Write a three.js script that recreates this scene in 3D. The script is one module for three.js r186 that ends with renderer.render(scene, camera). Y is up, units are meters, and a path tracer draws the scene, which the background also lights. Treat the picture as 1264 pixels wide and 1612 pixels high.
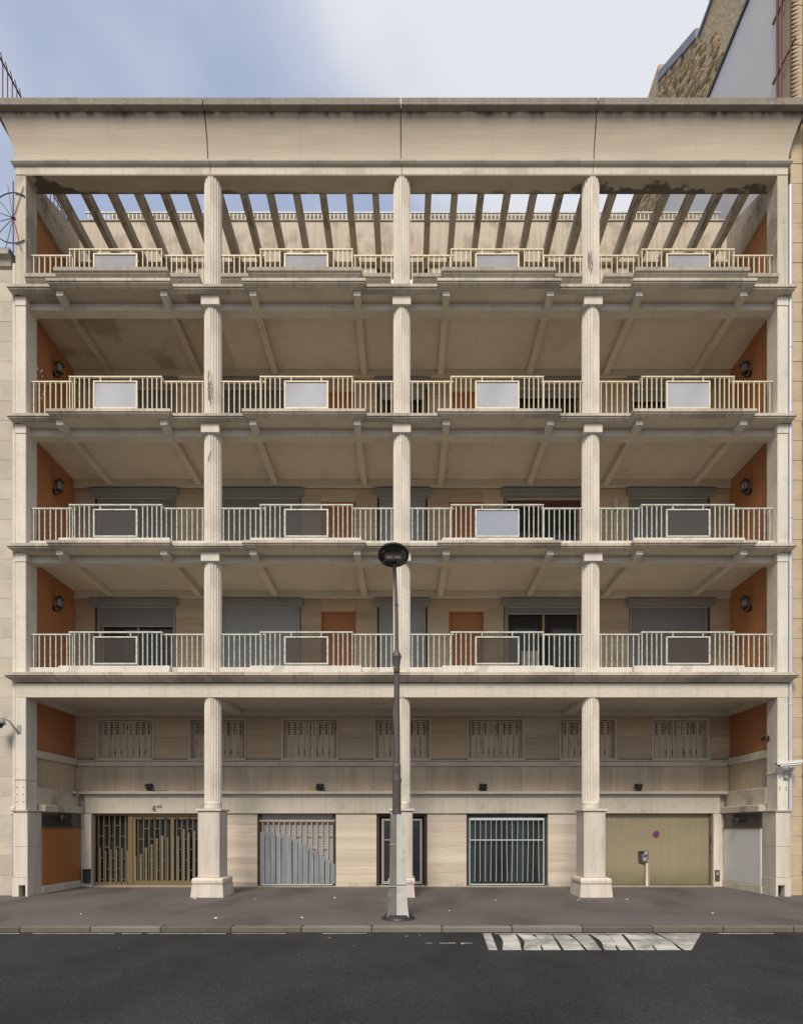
import * as THREE from 'three';
import { mergeGeometries, toCreasedNormals } from 'three/addons/utils/BufferGeometryUtils.js';
import { FontLoader } from 'three/addons/loaders/FontLoader.js';
import { TextGeometry } from 'three/addons/geometries/TextGeometry.js';

// ---------------------------------------------------------------- random + noise
function rngOf(seed) { let a = seed >>> 0; return () => { a = (a + 0x6D2B79F5) | 0; let t = Math.imul(a ^ (a >>> 15), 1 | a); t = (t + Math.imul(t ^ (t >>> 7), 61 | t)) ^ t; return ((t ^ (t >>> 14)) >>> 0) / 4294967296; }; }
const rnd = rngOf(20240611);
const rr = (a, b) => a + (b - a) * rnd();
const hash2 = (x, y, s) => { let h = Math.imul(x, 374761393) ^ Math.imul(y, 668265263) ^ Math.imul(s, 1274126177); h = Math.imul(h ^ (h >>> 13), 1274126177); return ((h ^ (h >>> 16)) >>> 0) / 4294967296; };
const mod = (a, n) => ((a % n) + n) % n;
function vnoise(x, y, px, py, s) {             // value noise, periodic in px, py cells
  const xi = Math.floor(x), yi = Math.floor(y), fx = x - xi, fy = y - yi;
  const u = fx * fx * (3 - 2 * fx), v = fy * fy * (3 - 2 * fy);
  const h = (i, j) => hash2(mod(xi + i, px), mod(yi + j, py), s);
  return (h(0, 0) * (1 - u) + h(1, 0) * u) * (1 - v) + (h(0, 1) * (1 - u) + h(1, 1) * u) * v;
}
function fbm(u, v, fx, fy, oct, s) {           // u, v in 0..1, tiles
  let a = .5, r = 0, n = 0;
  for (let o = 0; o < oct; o++) { r += a * vnoise(u * fx, v * fy, fx, fy, s + o * 17); n += a; a *= .5; fx *= 2; fy *= 2; }
  return r / n;
}
const sm = (a, b, x) => { const t = Math.min(1, Math.max(0, (x - a) / (b - a))); return t * t * (3 - 2 * t); };
const mix = (a, b, t) => a + (b - a) * t;
const mix3 = (a, b, t) => [mix(a[0], b[0], t), mix(a[1], b[1], t), mix(a[2], b[2], t)];

// ---------------------------------------------------------------- scene, camera, sky, sun, exposure
const scene = new THREE.Scene();
const renderer = new THREE.WebGLRenderer({ antialias: true });
renderer.toneMapping = THREE.LinearToneMapping;
renderer.toneMappingExposure = 1.8;
renderer.shadowMap.enabled = true;

// level view camera with a shifted lens: horizon low in the frame, verticals parallel
const camera = new THREE.PerspectiveCamera(2 * Math.atan(1305 / 900) * 180 / Math.PI, 1280 / 2610, .1, 900);
camera.position.set(.119, 1.65, 14.0625);
camera.setViewOffset(1280, 2610, 0, 0, 1264, 1612);
scene.add(camera);

{ // overcast sky with a few bluish thin places
  const W = 1024, H = 512, d = new Float32Array(W * H * 4);
  for (let j = 0; j < H; j++) for (let i = 0; i < W; i++) {
    const th = ((j + .5) / H - .5) * Math.PI, ph = ((i + .5) / W - .5) * 2 * Math.PI;
    const y = Math.sin(th), x = Math.cos(ph) * Math.cos(th), z = Math.sin(ph) * Math.cos(th);
    let c;
    if (y > -.02) {
      const k = 1 / (Math.max(y, 0) + .22), px = x * k, pz = z * k;
      const n = fbm((px * .8 + pz * .45) * .1 + .36, (pz * .30 - px * .12) * .1 + .52, 20, 20, 5, 5);
      const m = fbm(px * .1 + .5, pz * .1 + .5, 10, 10, 4, 91);
      const w = fbm(px * .1 + .13, pz * .1 + .4, 48, 40, 5, 77), t = sm(.35, .585, n * .54 + m * .18 + w * .28);
      c = mix3([.205, .245, .345], [.43, .44, .468], t);
      const hz = sm(.45, 0, y);
      c = mix3(c, [.43, .445, .465], hz * .7);
    } else c = [.10, .097, .093];
    const o = (j * W + i) * 4; d[o] = c[0]; d[o + 1] = c[1]; d[o + 2] = c[2]; d[o + 3] = 1;
  }
  const t = new THREE.DataTexture(d, W, H, THREE.RGBAFormat, THREE.FloatType);
  t.mapping = THREE.EquirectangularReflectionMapping; t.magFilter = THREE.LinearFilter; t.minFilter = THREE.LinearFilter; t.wrapS = THREE.RepeatWrapping; t.needsUpdate = true;
  scene.background = t; scene.environment = t;
}
const sun = new THREE.DirectionalLight(0xfff2e0, 2.0);
sun.position.set(-5, 34, 25.5); sun.target.position.set(0, 6, 0);
sun.castShadow = true; sun.shadow.radius = 38;
Object.assign(sun.shadow.camera, { left: -30, right: 30, top: 30, bottom: -30, near: 1, far: 90 });
scene.add(sun, sun.target);

// ---------------------------------------------------------------- textures and materials
const toS = (c) => Math.round(255 * (c <= .0031308 ? 12.92 * c : 1.055 * Math.pow(c, 1 / 2.4) - .055));
function tex(W, H, fn, repU = 1, repV = 1, srgb = true) {
  const d = new Uint8Array(W * H * 4);
  for (let j = 0; j < H; j++) for (let i = 0; i < W; i++) {
    const c = fn((i + .5) / W, (j + .5) / H), o = (j * W + i) * 4;
    for (let k = 0; k < 3; k++) { const q = Math.min(1, Math.max(0, Array.isArray(c) ? c[k] : c)); d[o + k] = srgb ? toS(q) : Math.round(q * 255); }
    d[o + 3] = 255;
  }
  const t = new THREE.DataTexture(d, W, H, THREE.RGBAFormat);
  t.colorSpace = srgb ? THREE.SRGBColorSpace : THREE.NoColorSpace;
  t.wrapS = t.wrapT = THREE.RepeatWrapping; t.magFilter = THREE.LinearFilter; t.minFilter = THREE.LinearMipmapLinearFilter; t.generateMipmaps = true;
  t.repeat.set(repU, repV); t.needsUpdate = true; return t;
}
const shade = (c, k) => [c[0] * k, c[1] * k, c[2] * k];
const M = {};
const mat = (o) => new THREE.MeshStandardMaterial({ roughness: .85, ...o });
const phys = (o) => new THREE.MeshPhysicalMaterial({ ...o });
const col = (r, g, b) => new THREE.Color().setRGB(r, g, b);

// painted / bare concrete, 4 m tile: mottled, faint runs, specks
const concFn = (base, dirt, amt, seed, rf = 48) => (u, v) => {
  const big = fbm(u, v, 3, 3, 4, seed), run = fbm(u, v, rf, 2, 3, seed + 7), fine = fbm(u, v, 90, 90, 2, seed + 11);
  const blot = sm(.56, .75, fbm(u, v, 7, 7, 4, seed + 23));
  let c = shade(base, .88 + .24 * big);
  c = mix3(c, dirt, amt * (.36 * sm(.5, .85, run) + .6 * blot));
  c = shade(c, .93 + .14 * fine);
  if (hash2(Math.floor(u * 512), Math.floor(v * 512), seed) > .9985) c = shade(c, .6);
  return c;
};
const plainBump = tex(512, 512, (u, v) => fbm(u, v, 24, 24, 5, 400), .5, .5, false);
M.concrete = mat({ map: tex(512, 512, concFn([.595, .545, .45], [.29, .25, .19], .52, 31), .25, .25), bumpMap: plainBump, bumpScale: .004 });
M.column = mat({ map: tex(512, 512, concFn([.665, .625, .54], [.36, .32, .25], .42, 57), .25, .25), bumpMap: plainBump, bumpScale: .003 });
M.dirty = mat({ map: tex(512, 512, concFn([.38, .345, .285], [.13, .115, .09], .7, 83), .25, .25), bumpMap: plainBump, bumpScale: .008, roughness: .95 });
M.edge = mat({ map: tex(512, 512, concFn([.53, .48, .39], [.17, .145, .11], .72, 97), .25, .25), bumpMap: plainBump, bumpScale: .006, roughness: .92 });
M.ceiling = mat({ map: tex(512, 512, concFn([.66, .605, .505], [.30, .26, .2], .25, 131, 5), .2, .2) });
M.ceilingDirty = mat({ map: tex(512, 512, concFn([.46, .40, .315], [.15, .125, .09], .8, 151, 5), .17, .17) });
M.ceilingWarm = mat({ map: tex(512, 512, concFn([.62, .56, .46], [.32, .28, .22], .3, 161, 5), .2, .2) });
M.plaster = mat({ map: tex(512, 512, concFn([.58, .515, .42], [.30, .25, .19], .85, 171), .3, .3), roughness: .95 });
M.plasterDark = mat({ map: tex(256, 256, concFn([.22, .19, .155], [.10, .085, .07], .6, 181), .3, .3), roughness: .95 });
M.grime = mat({ map: tex(512, 512, concFn([.255, .23, .19], [.085, .075, .06], .7, 185), .25, .25), bumpMap: plainBump, bumpScale: .012, roughness: .95 });
M.kerbPaint = mat({ map: tex(512, 512, concFn([.64, .61, .55], [.25, .22, .18], .6, 191), .4, .4) });
M.beam = mat({ map: tex(512, 512, concFn([.40, .355, .285], [.12, .10, .08], .9, 211), .5, .5), roughness: .95 });

// travertine: horizontal veins (2 m tile); turned copy for the upright slabs
const travFn = (base, seed, con) => (u, v) => {
  const w = fbm(u, v, 3, 6, 3, seed) * .06;
  const vein = fbm(u, mod(v + w, 1), 2, 26, 4, seed + 3), band = fbm(u, mod(v + w, 1), 1, 9, 2, seed + 9), fine = fbm(u, v, 40, 160, 2, seed + 13);
  let c = shade(base, 1 + con * (.55 * (vein - .5) + .5 * (band - .5)));
  c = mix3(c, [base[0] * .72, base[1] * .64, base[2] * .52], .5 * sm(.62, .8, vein));
  return shade(c, .94 + .12 * fine);
};
const travT = [travFn([.485, .395, .285], 211, .6), travFn([.47, .38, .272], 227, .6), travFn([.495, .405, .295], 239, .55)];
const travBase = travT.map((f) => tex(512, 512, f, .5, .5));
M.trav = travBase.map((t, i) => mat({ map: t, roughness: .6, color: [0xffffff, 0xf6f2ee, 0xfff8f0][i] }));
M.travUp = travT.slice(0, 3).map((f) => mat({ map: tex(512, 512, (u, v) => f(v, u), .4, .4), roughness: .65 }));
M.travLight = [travFn([.60, .52, .42], 251, .55), travFn([.565, .485, .39], 263, .65), travFn([.62, .545, .45], 277, .5)].map((f) => mat({ map: tex(512, 512, f, .5, .5), roughness: .55 }));
M.pedestal = mat({ map: tex(512, 512, (u, v) => travFn([.62, .565, .49], 281, .7)(v, u), .4, .4), roughness: .6 });

M.orange = mat({ map: tex(512, 512, (u, v) => { const n = fbm(u, v, 4, 4, 4, 301), s = fbm(u, v, 40, 2, 3, 305); return shade([.42, .175, .07], .78 + .25 * n + .12 * s); }, .25, .25), roughness: .75 });
M.orangeDoor = mat({ map: tex(256, 512, (u, v) => shade([.39, .16, .062], .82 + .2 * fbm(u, v, 3, 5, 4, 311)), .5, .5), roughness: .6 });
M.orangeSheet = mat({ map: tex(256, 256, (u, v) => shade([.40, .16, .045], .9 + .15 * fbm(u, v, 4, 4, 4, 317)), .5, .5), roughness: .45 });
M.whiteSheet = mat({ map: tex(256, 256, (u, v) => shade([.72, .73, .75], .93 + .1 * fbm(u, v, 4, 4, 4, 319)), .5, .5), roughness: .45 });
M.shutter = mat({ color: col(.235, .235, .232), roughness: .5 });
M.shutterPale = mat({ color: col(.33, .345, .36), roughness: .5 });
M.shutterDark = mat({ color: col(.13, .125, .12), roughness: .55 });
M.shutterBox = mat({ map: tex(256, 256, (u, v) => shade([.24, .25, .25], .85 + .3 * fbm(u, v, 3, 6, 4, 331)), .6, .6), roughness: .5 });
M.frameDark = mat({ color: col(.05, .022, .016), roughness: .5 });
M.frameAlu = mat({ color: col(.36, .35, .33), roughness: .45, metalness: .3 });
M.frameTan = mat({ color: col(.34, .26, .15), roughness: .5 });
M.interior = mat({ color: col(.05, .047, .043), roughness: .9 });
M.blind = mat({ color: col(.12, .045, .03), roughness: .8 });
M.curtain = mat({ color: col(.40, .41, .42), roughness: .9 });
M.glass = phys({ color: col(.03, .033, .034), roughness: .06, metalness: 0, ior: 1.42 });
const railTex = (a, b, s) => tex(128, 128, (u, v) => mix3(a, b, sm(.45, .62, fbm(u, v, 6, 6, 4, s))), 2.2, 2.2);
M.railGreen = mat({ map: railTex([.60, .60, .53], [.40, .46, .415], 341), roughness: .5 });
M.railCream = mat({ map: railTex([.72, .65, .47], [.60, .53, .37], 347), roughness: .5 });
M.mirror = phys({ color: col(.60, .61, .65), roughness: .045, metalness: .72, ior: 1.5, transmission: .85, thickness: 0 });
M.film = phys({ color: col(.60, .54, .47), roughness: .05, metalness: 0, ior: 1.5, specularIntensity: .55, transmission: .96, thickness: 0 });
M.filmB = phys({ color: col(.52, .48, .43), roughness: .05, metalness: .03, ior: 1.5, specularIntensity: .7, transmission: .95, thickness: 0 });
M.sheet = M.sheetReflect = mat({ map: tex(256, 256, (u, v) => shade([.40, .415, .46], .78 + .42 * fbm(u, v, 3, 2, 4, 351)), .6, .6), roughness: .75 });  // third storey panels: bright sky reflection painted in as pale blue colour
M.paleReflect = mat({ map: tex(256, 256, (u, v) => shade([.32, .325, .355], .80 + .38 * fbm(u, v, 5, 2, 4, 355)), .6, .6), roughness: .8 });  // top storey panels: greyer sky reflection, also put into the colour
M.bronze = mat({ color: col(.215, .158, .078), roughness: .45, metalness: .35 });
M.bronzeDark = mat({ color: col(.14, .11, .065), roughness: .5, metalness: .3 });
M.strip = mat({ map: tex(128, 512, (u, v) => shade([.165, .14, .10], .7 + .6 * fbm(u, v, 8, 2, 4, 353)), 1, .5), roughness: .55 });
M.stripPale = [0, 1, 2].map((i) => mat({ map: tex(128, 256, (u, v) => shade([.29, .315, .34], .66 + .6 * fbm(u, v, 6, 3, 4, 359 + i)), 1.5, .6), roughness: .45, color: [0xffffff, 0xe4e7ea, 0xf2f2ee][i] }));
M.barBeige = mat({ color: col(.50, .40, .27), roughness: .5 });
M.barWhite = mat({ color: col(.62, .64, .66), roughness: .45 });
M.glassTeal = phys({ map: tex(512, 64, (u, v) => mix3([.014, .019, .019], [.038, .054, .055], sm(.38, .62, fbm(u, v, 60, 1, 3, 369))), .5, .5), roughness: .12, ior: 1.45 });
M.garage = mat({ map: tex(1024, 512, (u, v) => {
  const n = fbm(u, v, 3, 3, 4, 367), r = fbm(u, v, 60, 1, 3, 371), low = sm(.32, 0, v) * (.4 + .6 * fbm(u, v, 9, 5, 4, 373));
  let c = shade([.285, .25, .158], .84 + .22 * n + .14 * r);
  return mix3(c, [.10, .10, .045], .8 * low);
}, 1 / 3.9, 1 / 2.09), roughness: .5 });
const louvFn = (u, v) => {
  let c = shade([.56, .48, .35], .85 + .25 * fbm(u, v, 4, 4, 4, 379));
  const rust = sm(.55, .78, fbm(u, v, 22, 2, 4, 383)); return mix3(c, [.24, .11, .04], .8 * rust);
};
M.louvre = mat({ map: tex(512, 256, louvFn, .5, .6), roughness: .6 });
M.slot = mat({ color: col(.06, .04, .025), roughness: .9 });
M.black = mat({ color: col(.022, .022, .023), roughness: .45 });
M.blackGreen = mat({ color: col(.035, .05, .045), roughness: .5 });
M.lampPaint = mat({ map: tex(128, 256, (u, v) => shade([.085, .07, .067], .8 + .4 * fbm(u, v, 6, 12, 4, 389)), 2, 1), roughness: .5, metalness: .1 });
M.lampGreen = mat({ map: tex(128, 256, (u, v) => shade([.15, .155, .14], .75 + .5 * fbm(u, v, 4, 8, 4, 397)), 2, 1), roughness: .35 });
M.lampWhite = mat({ map: tex(128, 256, (u, v) => mix3(shade([.50, .495, .46], .82 + .3 * fbm(u, v, 3, 6, 4, 401)), [.2, .2, .18], .35 * sm(.55, .8, fbm(u, v, 5, 9, 4, 403))), 1.3, .6), roughness: .5 });
M.lantGlass = phys({ color: col(.5, .5, .5), roughness: .15, transmission: .6, thickness: 0 });
M.bulb = mat({ color: col(.8, .78, .72), roughness: .4 });
M.white = mat({ color: col(.70, .70, .69), roughness: .4 });
M.greyPlastic = mat({ color: col(.33, .33, .32), roughness: .5 });
M.zinc = mat({ map: tex(128, 512, (u, v) => shade([.50, .53, .57], .9 + .2 * fbm(u, v, 3, 8, 4, 409)), 2, .3), roughness: .5, metalness: .2 });
M.zincRoof = mat({ map: tex(256, 256, (u, v) => shade([.20, .23, .27], .85 + .3 * fbm(u, v, 3, 6, 4, 411)), .5, .5), roughness: .55 });
M.rust = mat({ map: tex(128, 256, (u, v) => shade([.19, .06, .04], .7 + .6 * fbm(u, v, 8, 8, 3, 419)), 2, 1), roughness: .75 });
M.red = mat({ color: col(.45, .04, .04), roughness: .5 });
M.blue = mat({ color: col(.018, .04, .20), roughness: .5 });
const nbFn = (base, s) => (u, v) => {
  const n = fbm(u, v, 4, 4, 5, s), b = sm(.55, .66, fbm(u, v, 6, 5, 5, s + 5));
  return mix3(shade(base, .8 + .35 * n), [base[0] * 1.12, base[1] * 1.07, base[2] * .96], .6 * b);
};
M.stoneR = [0, 1, 2].map((i) => mat({ map: tex(256, 256, nbFn([[.50, .41, .28], [.485, .395, .265], [.51, .42, .29]][i], 431), .6, .6), roughness: .92, bumpMap: plainBump, bumpScale: .008 }));
M.stoneL = [0, 1, 2].map((i) => mat({ map: tex(256, 256, nbFn([[.49, .445, .37], [.46, .415, .34], [.51, .47, .395]][i], 461 + i * 9), .5, .5), roughness: .92, bumpMap: plainBump, bumpScale: .006 }));
M.mortar = mat({ color: col(.50, .455, .375), roughness: .95 });
M.mortarR = mat({ color: col(.50, .41, .27), roughness: .95 });
M.render = mat({ map: tex(512, 512, (u, v) => shade([.56, .56, .58], .9 + .15 * fbm(u, v, 2, 3, 4, 491) + .05 * fbm(u, v, 40, 2, 3, 493)), .1, .1), roughness: .9 });
M.rubble = [[.34, .265, .165], [.42, .335, .215], [.25, .185, .105], [.40, .29, .14]].map((c) => mat({ color: col(...c), roughness: .95 }));
M.oldPlaster = mat({ map: tex(512, 512, nbFn([.42, .345, .235], 501), .25, .25), roughness: .95, bumpMap: plainBump, bumpScale: .03 });
const asphFn = (base, s, amt, gr = 1024) => (u, v) => {
  const n = fbm(u, v, 4, 4, 5, s), g = hash2(Math.floor(u * gr), Math.floor(v * gr), s);
  const pat = sm(.5, .7, fbm(u, v, 5, 3, 4, s + 31));
  let c = shade(base, .76 + .42 * n - .22 * pat); c = shade(c, 1 + (g - .5) * amt);
  return g > .997 ? shade(c, 1.8) : c;
};
const grit = tex(512, 512, (u, v) => hash2(Math.floor(u * 256), Math.floor(v * 256), 9) * .6 + .4 * fbm(u, v, 64, 64, 3, 510), .9, .9, false);
M.road = phys({ specularIntensity: .4, map: tex(1024, 1024, asphFn([.033, .0348, .0370], 521, .9, 400), .2, .2), roughness: .95, bumpMap: grit, bumpScale: .006 });
M.walk = mat({ map: tex(1024, 1024, asphFn([.104, .092, .087], 541, .35), .2, .2), roughness: .88, bumpMap: grit, bumpScale: .003 });
M.granite = [0, 1, 2].map((i) => mat({ map: tex(256, 256, (u, v) => shade([.18, .162, .142], (.75 + .4 * fbm(u, v, 5, 5, 4, 551 + i)) * (.85 + .3 * hash2(Math.floor(u * 256), Math.floor(v * 256), 553))), .8, .8), roughness: .85, color: [0xffffff, 0xe2dcd4, 0xd0cbc4][i] }));
M.roadPaint = mat({ map: tex(512, 512, (u, v) => { const n = fbm(u, v, 7, 7, 5, 561), g = hash2(Math.floor(u * 400), Math.floor(v * 400), 563); return mix3([.50, .495, .47], [.13, .13, .13], .85 * sm(.46, .64, n * .7 + g * .3)); }, .55, .55), roughness: .75 });
M.gravel = mat({ color: col(.10, .095, .09), roughness: .95 });

// ---------------------------------------------------------------- geometry helpers
function fromPolys(polys) {                     // convex polygons [[x,y,z]...] in outward winding
  const P = [];
  for (const p of polys) for (let i = 1; i < p.length - 1; i++) P.push(...p[0], ...p[i], ...p[i + 1]);
  const g = new THREE.BufferGeometry(); g.setAttribute('position', new THREE.Float32BufferAttribute(P, 3)); g.computeVertexNormals(); return worldUV(g);
}
function worldUV(g, ou = 0, ov = 0) {
  if (g.index) g = g.toNonIndexed();
  const p = g.attributes.position, uv = new Float32Array(p.count * 2);
  const a = new THREE.Vector3(), b = new THREE.Vector3(), c = new THREE.Vector3();
  for (let i = 0; i < p.count; i += 3) {
    a.fromBufferAttribute(p, i); b.fromBufferAttribute(p, i + 1); c.fromBufferAttribute(p, i + 2);
    const n = b.clone().sub(a).cross(c.clone().sub(a)), nx = Math.abs(n.x), ny = Math.abs(n.y), nz = Math.abs(n.z);
    [a, b, c].forEach((q, k) => { const w = ny >= nx && ny >= nz ? [q.x, q.z] : nx >= nz ? [q.z, q.y] : [q.x, q.y]; uv[(i + k) * 2] = w[0] + ou; uv[(i + k) * 2 + 1] = w[1] + ov; });
  }
  g.setAttribute('uv', new THREE.BufferAttribute(uv, 2)); if (!g.attributes.normal) g.computeVertexNormals(); return g;
}
function hull8(v, c) { return v; }
function box(x0, x1, y0, y1, z0, z1, c = .006) {   // box with chamfered edges
  if (x1 < x0) [x0, x1] = [x1, x0];
  const hx = (x1 - x0) / 2, hy = (y1 - y0) / 2, hz = (z1 - z0) / 2, cx = (x0 + x1) / 2, cy = (y0 + y1) / 2, cz = (z0 + z1) / 2;
  c = Math.min(c, hx * .45, hy * .45, hz * .45);
  const polys = [], pt = (s, f) => { const k = c > 0 ? c : 0; return [cx + s[0] * (f === 0 ? hx : hx - k), cy + s[1] * (f === 1 ? hy : hy - k), cz + s[2] * (f === 2 ? hz : hz - k)]; };
  const add = (p) => {
    const u = [p[1][0] - p[0][0], p[1][1] - p[0][1], p[1][2] - p[0][2]], w = [p[2][0] - p[0][0], p[2][1] - p[0][1], p[2][2] - p[0][2]];
    const n = [u[1] * w[2] - u[2] * w[1], u[2] * w[0] - u[0] * w[2], u[0] * w[1] - u[1] * w[0]];
    if (n[0] * (p[0][0] - cx) + n[1] * (p[0][1] - cy) + n[2] * (p[0][2] - cz) < 0) p.reverse(); polys.push(p);
  };
  for (let f = 0; f < 3; f++) for (const s of [-1, 1]) {
    const q = [[-1, -1], [1, -1], [1, 1], [-1, 1]].map(([a, b]) => { const e = [0, 0, 0]; e[f] = s; e[(f + 1) % 3] = a; e[(f + 2) % 3] = b; return pt(e, f); }); add(q);
  }
  if (c > 0) {
    for (let f = 0; f < 3; f++) { const a = (f + 1) % 3, b = (f + 2) % 3; for (const sa of [-1, 1]) for (const sb of [-1, 1]) { const e0 = [0, 0, 0], e1 = [0, 0, 0]; e0[a] = e1[a] = sa; e0[b] = e1[b] = sb; e0[f] = -1; e1[f] = 1; add([pt(e0, a), pt(e1, a), pt(e1, b), pt(e0, b)]); } }
    for (const a of [-1, 1]) for (const b of [-1, 1]) for (const d of [-1, 1]) add([pt([a, b, d], 0), pt([a, b, d], 1), pt([a, b, d], 2)]);
  }
  return fromPolys(polys);
}
// profile [[out, y]...] (closed loop) swept along the plan path [[x, z]...], outward to the left-hand side of travel mirrored: +z when going +x
function sweep(path, prof, caps = true) {
  const n = path.length, nrm = [], P = [], U = [];
  for (let i = 0; i < n - 1; i++) { const dx = path[i + 1][0] - path[i][0], dz = path[i + 1][1] - path[i][1], l = Math.hypot(dx, dz); nrm.push([-dz / l, dx / l]); }
  const mit = path.map((_, i) => { const a = nrm[Math.max(0, i - 1)], b = nrm[Math.min(n - 2, i)]; const k = 1 + a[0] * b[0] + a[1] * b[1]; return [(a[0] + b[0]) / k, (a[1] + b[1]) / k]; });
  const at = (i, j) => [path[i][0] + mit[i][0] * prof[j][0], prof[j][1], path[i][1] + mit[i][1] * prof[j][0]];
  const ul = [0], vl = [0];
  for (let i = 1; i < n; i++) ul.push(ul[i - 1] + Math.hypot(path[i][0] - path[i - 1][0], path[i][1] - path[i - 1][1]));
  const m = prof.length;
  for (let j = 1; j <= m; j++) vl.push(vl[j - 1] + Math.hypot(prof[j % m][0] - prof[j - 1][0], prof[j % m][1] - prof[j - 1][1]));
  let area = 0; for (let j = 0; j < m; j++) { const a = prof[j], b = prof[(j + 1) % m]; area += a[0] * b[1] - b[0] * a[1]; }
  const tri = (a, b, c, ua, ub, uc) => { if (area > 0) { P.push(...a, ...b, ...c); U.push(...ua, ...ub, ...uc); } else { P.push(...a, ...c, ...b); U.push(...ua, ...uc, ...ub); } };
  const u0 = path[0][0];
  for (let i = 0; i < n - 1; i++) for (let j = 0; j < m; j++) {
    const k = (j + 1) % m, a = at(i, j), b = at(i + 1, j), c = at(i + 1, k), d = at(i, k);
    const ua = [u0 + ul[i], vl[j]], ub = [u0 + ul[i + 1], vl[j]], uc = [u0 + ul[i + 1], vl[j + 1]], ud = [u0 + ul[i], vl[j + 1]];
    tri(a, b, c, ua, ub, uc); tri(a, c, d, ua, uc, ud);
  }
  if (caps) {
    const f = THREE.ShapeUtils.triangulateShape(prof.map((q) => new THREE.Vector2(q[0], q[1])), []);
    for (const t of f) { const [a, b, c] = t; tri(at(0, a), at(0, c), at(0, b), prof[a], prof[c], prof[b]); tri(at(n - 1, a), at(n - 1, b), at(n - 1, c), prof[a], prof[b], prof[c]); }
  }
  const g = new THREE.BufferGeometry(); g.setAttribute('position', new THREE.Float32BufferAttribute(P, 3)); g.setAttribute('uv', new THREE.Float32BufferAttribute(U, 2)); g.computeVertexNormals(); return g;
}
const strip3 = (g) => { g = g.index ? g.toNonIndexed() : g; for (const k of Object.keys(g.attributes)) if (!['position', 'normal', 'uv'].includes(k)) g.deleteAttribute(k); return g; };
const merge = (l) => mergeGeometries(l.map(strip3), false);
const at = (g, x, y, z) => { g.translate(x, y, z); return g; };
const cyl = (r0, r1, h, seg = 16) => strip3(new THREE.CylinderGeometry(r1, r0, h, seg).translate(0, h / 2, 0));
const lathe = (pts, seg = 24) => strip3(new THREE.LatheGeometry(pts.map((p) => new THREE.Vector2(p[0], p[1])), seg));
function rod(a, b, r, seg = 8) {
  const A = new THREE.Vector3(...a), B = new THREE.Vector3(...b), d = B.clone().sub(A), g = new THREE.CylinderGeometry(r, r, d.length(), seg);
  g.applyQuaternion(new THREE.Quaternion().setFromUnitVectors(new THREE.Vector3(0, 1, 0), d.clone().normalize())); const m = A.add(B).multiplyScalar(.5); g.translate(m.x, m.y, m.z); return strip3(g);
}
const tube = (pts, r, n = 24, seg = 8, closed = false) => strip3(new THREE.TubeGeometry(new THREE.CatmullRomCurve3(pts.map((p) => new THREE.Vector3(...p)), closed), n, r, seg, closed));
function extr(pts, depth, bevel = 0) {
  const s = new THREE.Shape(pts.map((p) => new THREE.Vector2(p[0], p[1])));
  return strip3(new THREE.ExtrudeGeometry(s, { depth, bevelEnabled: bevel > 0, bevelSize: bevel, bevelThickness: bevel, bevelSegments: 1, curveSegments: 12 }));
}
function ribbed(x0, x1, y0, y1, z, pitch, depth, upright = false) {   // roller slats (or upright ribs) as relief
  const P = [], L = upright ? x1 - x0 : y1 - y0, n = Math.max(1, Math.round(L / pitch)), p = L / n;
  const prof = []; for (let i = 0; i < n; i++) { prof.push([i * p, -depth], [i * p + p * .12, -depth * .2], [i * p + p * .35, 0], [i * p + p * .65, 0], [i * p + p * .9, -depth * .25], [i * p + p * .97, -depth]); } prof.push([L, -depth]);
  for (let i = 0; i < prof.length - 1; i++) {
    const [a, da] = prof[i], [b, db] = prof[i + 1];
    if (upright) P.push([[x0 + a, y0, z + da], [x0 + b, y0, z + db], [x0 + b, y1, z + db], [x0 + a, y1, z + da]]);
    else P.push([[x0, y0 + a, z + da], [x1, y0 + a, z + da], [x1, y0 + b, z + db], [x0, y0 + b, z + db]]);
  }
  return fromPolys(P);
}
function flutedShaft(R, y0, y1, taper = .97, flutes = 20) {
  const K = 6, n = flutes * K, rings = [[y0, 1, 0], [y0 + .05, 1, 0], [y0 + .085, 1, 1], [(y0 + y1) / 2, (1 + taper) / 2 + .006, 1], [y1 - .03, taper, 1], [y1, taper, .8]];
  const P = [], I = [], U = [];
  rings.forEach(([y, s, f]) => {
    for (let i = 0; i <= n; i++) {
      const th = i / n * Math.PI * 2, q = (i % K) / K, dip = Math.sqrt(Math.max(0, 1 - Math.pow(2 * q - 1, 2))) * (q === 0 ? 0 : 1);
      const r = R * s - f * dip * .027; P.push(Math.sin(th) * r, y, Math.cos(th) * r); U.push(th * R, y);
    }
  });
  for (let k = 0; k < rings.length - 1; k++) for (let i = 0; i < n; i++) { const a = k * (n + 1) + i, b = a + 1, c = a + n + 1, d = c + 1; I.push(a, b, d, a, d, c); }
  let g = new THREE.BufferGeometry(); g.setAttribute('position', new THREE.Float32BufferAttribute(P, 3)); g.setAttribute('uv', new THREE.Float32BufferAttribute(U, 2)); g.setIndex(I); g.computeVertexNormals();
  return strip3(toCreasedNormals(g, .55));
}

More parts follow.
